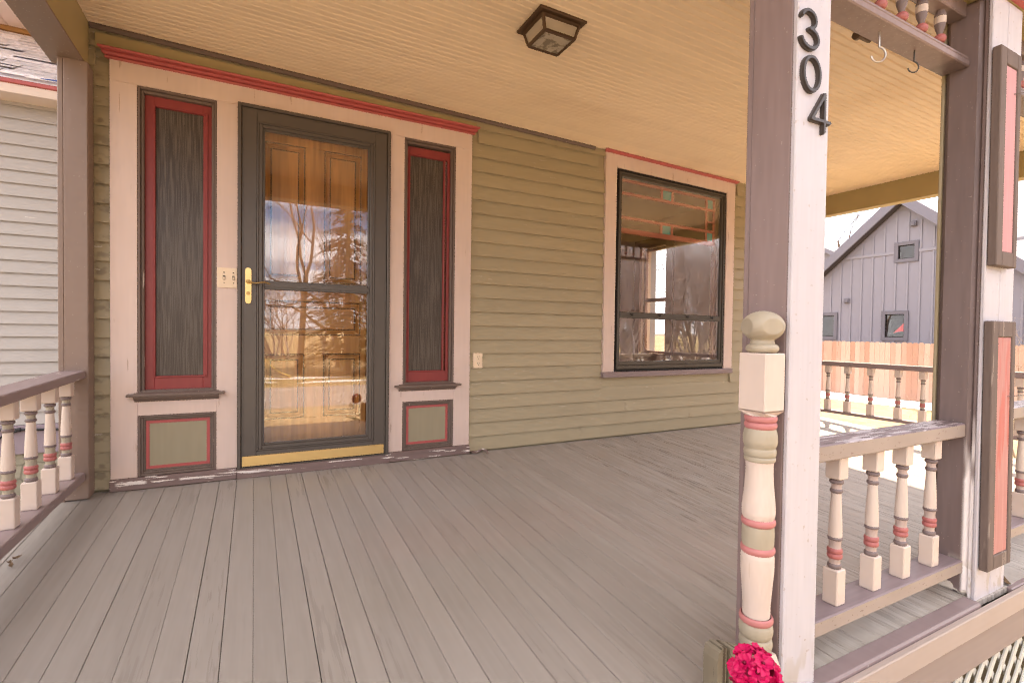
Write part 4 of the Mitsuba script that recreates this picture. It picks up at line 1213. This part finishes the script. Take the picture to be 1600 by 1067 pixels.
for w in wins:
    key = nm(hk + '__window')
    sr = side_ring(w[0], w[1], w[2], w[3], 0.122, HX - 0.05, HX + 0.05)
    add(key + '__frame', sr, 'gray_trim')
    add(key + '__sash', side_ring(w[0] + 0.1225, w[1] - 0.1225, w[2] + 0.1225, w[3] - 0.1225, 0.025, HX - 0.01, HX + 0.05), 'bronze_dark')
    p = trimesh.Trimesh([[HX + 0.02, w[0] + 0.13, w[2] + 0.13], [HX + 0.02, w[1] - 0.13, w[2] + 0.13], [HX + 0.02, w[1] - 0.13, w[3] - 0.13], [HX + 0.02, w[0] + 0.13, w[3] - 0.13]], [[0, 1, 2], [0, 2, 3]], process=False)
    add(key + '__pane', p, 'plain_glass')
    add(key + '__room', bx(HX + 0.9, HX + 1.0, w[0] - 0.3, w[1] + 0.3, w[2] - 0.3, w[3] + 0.3, 0), 'dark_room')
labels[hk + '__window'] = {'label': 'small square gable window'}
for y, z in ((5.616, 4.72), (7.708, 2.20)):
    add(hk + '__vent', [bx(HX - 0.10, HX - 0.031, y - 0.09, y + 0.09, z - 0.09, z + 0.09, 0.01), bx(HX - 0.13, HX - 0.1005, y - 0.06, y + 0.06, z - 0.07, z + 0.02, 0.008)], 'gray_trim')
for sgn, ye in ((1, 10.3), (-1, -1.2)):
    n = abs(ye - PY)
    o = np.array([PY, PZ])
    e = np.array([ye, PZ - sl * n])
    up = np.array([0, 1.0])
    prof = [o + up * 0.03, e + up * 0.03, e + up * 0.42, o + up * 0.42]
    add(hk + '__roof', prism([p for p in [o + up * 0.10, e + up * 0.10, e + up * 0.39, o + up * 0.39]], 0, HX - 0.3, HX + 9), 'far_roof')
    add(hk + '__rake_board', prism(prof, 0, HX - 0.36, HX - 0.302), 'gray_rake')
    add(hk + '__rake_soffit', prism([o + up * 0.02, e + up * 0.02, e + up * 0.095, o + up * 0.095], 0, HX - 0.30, HX - 0.002), 'gray_soffit')
add(hk + '__rear_roof', [prism([(HX + 3, 3.2), (HX + 7.5, 7.6), (HX + 12, 3.2)], 1, -8, 5.4)], 'far_roof', label='pale shingle roof of the rear block')
v = hk + '__rear_roof'
mm = prism([(HX + 3.0, 3.2), (HX + 7.5, 7.6), (HX + 12, 3.2)], 1, -8, 5.4)
add(hk + '__side_wall', [bx(HX + 0.12, HX + 9, yr - 2.6, yr - 2.5, -1, 1.2, 0), bx(HX + 3, HX + 12, -8, 5.4, -1, 3.2, 0)], 'gray_siding')
mm = prism([(5.84, 1.00), (6.06, 1.06), (6.30, 0.99), (5.93, 1.40), (5.84, 1.42)], 0, HX + 0.3, HX + 0.42)
scene['red_umbrella'] = ply(mm, 'red_canvas')
say('red_umbrella', 'red canvas umbrella showing in the lower gable window beyond the fence', 'umbrella')
ga = thing('garage', 'small gray gabled outbuilding half hidden left of the neighbouring gable', 'garage')
gp = Polygon([(11.5, -1), (17.5, -1), (17.5, 4.2), (14.6, 5.85), (11.5, 4.2)])
m = trimesh.creation.extrude_polygon(gp, 6, engine='earcut')
v = m.vertices
add(ga + '__wall', trimesh.Trimesh(np.stack([30 + v[:, 2], v[:, 0], v[:, 1]], 1), m.faces, process=False), 'gray_siding')
add(ga + '__roof', [prism([(14.6, 5.88), (18, 3.9), (18, 4.15), (14.6, 6.15)], 0, 29.6, 36.5), prism([(14.6, 5.88), (11, 3.9), (11, 4.15), (14.6, 6.15)], 0, 29.6, 36.5)], 'gray_rake')
add('power_line', [tube([[40, 60 - 110 * s, 8.9 - 1.6 * math.sin(math.pi * s) + dz] for s in np.linspace(0, 1, 24)], 0.03, 5) for dz in (0.0, 0.45)], 'cable_black', label='two dark overhead wires behind the neighbouring house', cat='power line')
for y, where in ((60, 'behind the gray outbuilding'), (-50, 'far down the street on the right')):
    add('utility_pole', [tube([[40, y, GZ], [40, y, 10.0]], [0.16, 0.11], 10), bx(39.9, 40.1, y - 1.0, y + 1.0, 9.2, 9.4)], 'bark', label='wooden utility pole carrying the overhead wires ' + where, cat='utility pole', group='poles of the overhead wires')

# ------------------------------------------------------------------ trees


def grow(rs, p, d, L, r, depth, out, spread=0.55, up=0.12, kids=(2, 3), wob=0.12, n=6):
    pts, rad = [np.array(p)], [r]
    d = np.array(d, float)
    steps = 4 if depth > 1 else 3
    for k in range(steps):
        d = d + rs.normal(0, wob, 3) + np.array([0, 0, up * 0.3])
        d /= np.linalg.norm(d)
        pts.append(pts[-1] + d * L / steps)
        rad.append(r * (1 - 0.38 * (k + 1) / steps))
    out.append(tube(pts, rad, max(3, n)))
    if depth == 0:
        return
    for k in range(rs.integers(kids[0], kids[1] + 1)):
        t = rs.uniform(0.35, 1.0) if k else 1.0
        i = min(len(pts) - 1, max(1, int(round(t * steps))))
        a = rs.normal(0, 1, 3)
        a -= d * (a @ d)
        a /= np.linalg.norm(a) + 1e-9
        nd = d * (1 - 0.3 * spread) + a * spread * rs.uniform(0.6, 1.2) + np.array([0, 0, up])
        grow(rs, pts[i], nd / np.linalg.norm(nd), L * rs.uniform(0.62, 0.86), rad[i] * rs.uniform(0.60, 0.86), depth - 1, out, spread, up, kids, wob * 1.1, n - 1)


def tree_mesh(seed, H, r, depth, **kw):
    rs = np.random.default_rng(seed)
    out = []
    grow(rs, (0, 0, 0), (0.02, 0.02, 1), H * 0.30, r, depth, out, **kw)
    return join(out)


protos = [tree_mesh(s, 11, 0.115, 8, spread=0.60, kids=(2, 3)) for s in (1, 2, 3)]
brush = []
for s in (4, 5):
    rs = np.random.default_rng(s)
    out = []
    for k in range(9):
        a = rs.uniform(0, 6.28)
        grow(rs, (rs.normal(0, 0.5), rs.normal(0, 0.5), 0), (0.3 * math.cos(a), 0.3 * math.sin(a), 1), 1.7, 0.04, 4, out, spread=0.5, kids=(2, 4), wob=0.15, n=5)
    brush.append(join(out))
for i, m in enumerate(protos):
    scene[f'bare_tree_kind_{"abc"[i]}'] = {'type': 'shapegroup', 'tree': ply(m, 'bark' if i else 'bark_tan', smooth=True)}
for i, m in enumerate(brush):
    scene[f'brush_kind_{"ab"[i]}'] = {'type': 'shapegroup', 'brush': ply(m, 'brush_bark', smooth=True)}


def put(base, kind, x, y, s, rot, label, cat, group):
    key = nm(base)
    scene[key] = {'type': 'instance', 'kind': {'type': 'ref', 'id': kind}, 'to_world': T().translate([x, y, GZ - 0.05]).rotate([0, 0, 1], rot).scale(s)}
    say(key, label, cat, group)


trng = np.random.default_rng(31)
TL = 'tall bare tree across the street, reflected in the glass of the porch'
for i, (x, y, s) in enumerate([(1.6, -19, 1.25), (3.6, -22, 1.0), (-3, -24, 1.1), (-7.5, -19, 1.0), (9, -24, 1.1), (14, -19, 1.05), (18, -22, 1.15), (22, -17, 1.1), (25, -24, 1.2), (29, -18, 1.1), (33, -26, 1.2), (38, -20, 1.2), (12, -29, 1.2), (20, -30, 1.2), (45, -28, 1.3), (6, -32, 1.2), (-13, -27, 1.2), (50, -19, 1.2)]):
    put('bare_tree', f'bare_tree_kind_{"abc"[i % 3]}', x, y, s, float(trng.uniform(0, 360)), TL, 'tree', 'bare trees across the street')
i = 0
labels['thicket'] = {'label': 'tangled bare brush across the street, reflected in the porch window', 'kind': 'stuff'}
spots = [(x + trng.uniform(-0.8, 0.8), y - 0.12 * x + trng.uniform(-1, 1), trng.uniform(1.3, 2.3)) for x in np.arange(9, 52, 2.3) for y in (-15.5, -21.0)]
spots += [(x + trng.uniform(-1, 1), -30 + trng.uniform(-2, 2), trng.uniform(1.1, 1.7)) for x in np.arange(-26, 12, 3.4)]
for i, (x, y, k) in enumerate(spots):
    scene[f'thicket__{i + 1:03d}'] = {'type': 'instance', 'kind': {'type': 'ref', 'id': f'brush_kind_{"ab"[i % 2]}'}, 'to_world': T().translate([float(x), float(y), GZ - 0.05]).rotate([0, 0, 1], float(trng.uniform(0, 360))).scale(float(k))}
scene['bare_tree_kind_d'] = {'type': 'shapegroup', 'tree': ply(tree_mesh(8, 11, 0.34, 6, spread=0.7, kids=(2, 4)), 'bark', smooth=True)}
put('bare_tree', 'bare_tree_kind_d', 38, 18.0, 1.15, 40, 'bare tree rising behind the gray outbuilding', 'tree', None)
put('bare_tree', 'bare_tree_kind_c', 11.5, 6.5, 0.75, 10, 'bare tree in the side yard, seen through the room window', 'tree', None)
put('bare_tree', 'bare_tree_kind_a', 14, 9.5, 0.8, 200, 'taller bare tree beside the side wall of the house', 'tree', None)


def conifer(seed, H, R, mat, gap=0.0):
    rs = np.random.default_rng(seed)
    ms = []
    n = int(H * 42)
    for k in range(n):
        t = rs.random() ** 1.25
        z = H * (0.10 + 0.9 * t)
        a = rs.uniform(0, 6.28)
        L = R * (1 - t) ** 0.8 * rs.uniform(0.55, 1.1) + 0.15
        d = np.array([math.cos(a), math.sin(a), -0.18])
        sd_ = np.array([-math.sin(a), math.cos(a), 0])
        o = np.array([0, 0, z])
        v, f = [], []
        m_ = 7
        for q in range(m_):
            s = q / (m_ - 1)
            for h_ in range(2):
                c = o + d * L * (0.15 + 0.85 * s) + sd_ * rs.normal(0, 0.07) + [0, 0, rs.normal(0, 0.05) - 0.12 * s * s * L]
                w = sd_ * (0.05 + 0.28 * L * 0.45 * (1 - s)) * (1 if h_ else -1) * rs.uniform(0.4, 1.2)
                b0 = len(v)
                v += [c, c + w + d * 0.12 * L, c + w * 0.4 + d * 0.25 * L + [0, 0, -0.06]]
                f.append([b0, b0 + 1, b0 + 2])
        ms.append(trimesh.Trimesh(np.array(v), np.array(f), process=False))
    return join(ms), tube([[0, 0, 0], [0, 0, H * 0.96]], [0.02 * H, 0.004 * H], 8)


for (x, y, H, R, mat, lab) in ((3.4, -18.0, 8.5, 1.9, 'needles', 'narrow spruce across the street, reflected in the storm door'), (7.2, -18.5, 10.5, 3.6, 'needles_gold', 'broad golden pine across the street, reflected in the storm door'), (31, -30, 11, 3.0, 'needles', 'dark spruce behind the brush across the street')):
    tk = thing('conifer', lab, 'tree')
    a, b = conifer(int(x * 10), H, R, mat)
    for m, mt, pt in ((a, mat, 'crown'), (b, 'bark', 'trunk')):
        m.vertices[:] = m.vertices + [x, y, GZ - 0.05]
        add(f'{tk}__{pt}', m, mt)
# a bare pale shrub right of the porch
rs = np.random.default_rng(77)
out = []
for k in range(8):
    a = rs.uniform(0, 6.28)
    grow(rs, (6.1 + rs.normal(0, 0.12), -1.75 + rs.normal(0, 0.2), GZ), (0.25 * math.cos(a), 0.35 * math.sin(a) , 1), 0.95, 0.013, 4, out, spread=0.6, kids=(2, 3), wob=0.18, n=5)
add('bare_shrub', out, 'twig_pale', smooth=True, label='pale bare shrub beside the right end of the porch', cat='shrub')
# play set across the road (it shows in the storm door)
pk = thing('play_set', 'wooden swing frame with a yellow slide on the lawn across the road', 'play set')
px, py = -0.8, -17.0
add(pk + '__frame', [tube([[px - 0.8, py - 0.5, GZ], [px - 0.2, py, 1.2]], 0.05, 6), tube([[px - 0.8, py + 0.5, GZ], [px - 0.2, py, 1.2]], 0.05, 6), tube([[px + 0.4, py - 0.5, GZ], [px - 0.2, py, 1.2]], 0.05, 6), tube([[px - 3, py, 1.15], [px - 0.1, py, 1.15]], 0.06, 6)], 'bark')
tt = np.linspace(0, 1, 10)
sl_ = [trimesh.Trimesh(np.vstack([[px + 0.2 + 1.8 * t + 0.0, py + s * 0.25, 0.45 - 1.35 * t + 0.12 * math.sin(6.3 * t)] for t in tt for s in (-1, 1)]), [[2 * i + a, 2 * i + b, 2 * i + c] for i in range(9) for a, b, c in ((0, 1, 3), (0, 3, 2))], process=False)]
sl_.append(trimesh.Trimesh(sl_[0].vertices - [0, 0, 0.05], sl_[0].faces, process=False))
scene[pk + '__slide'] = ply(join(sl_), 'yellow_plastic')
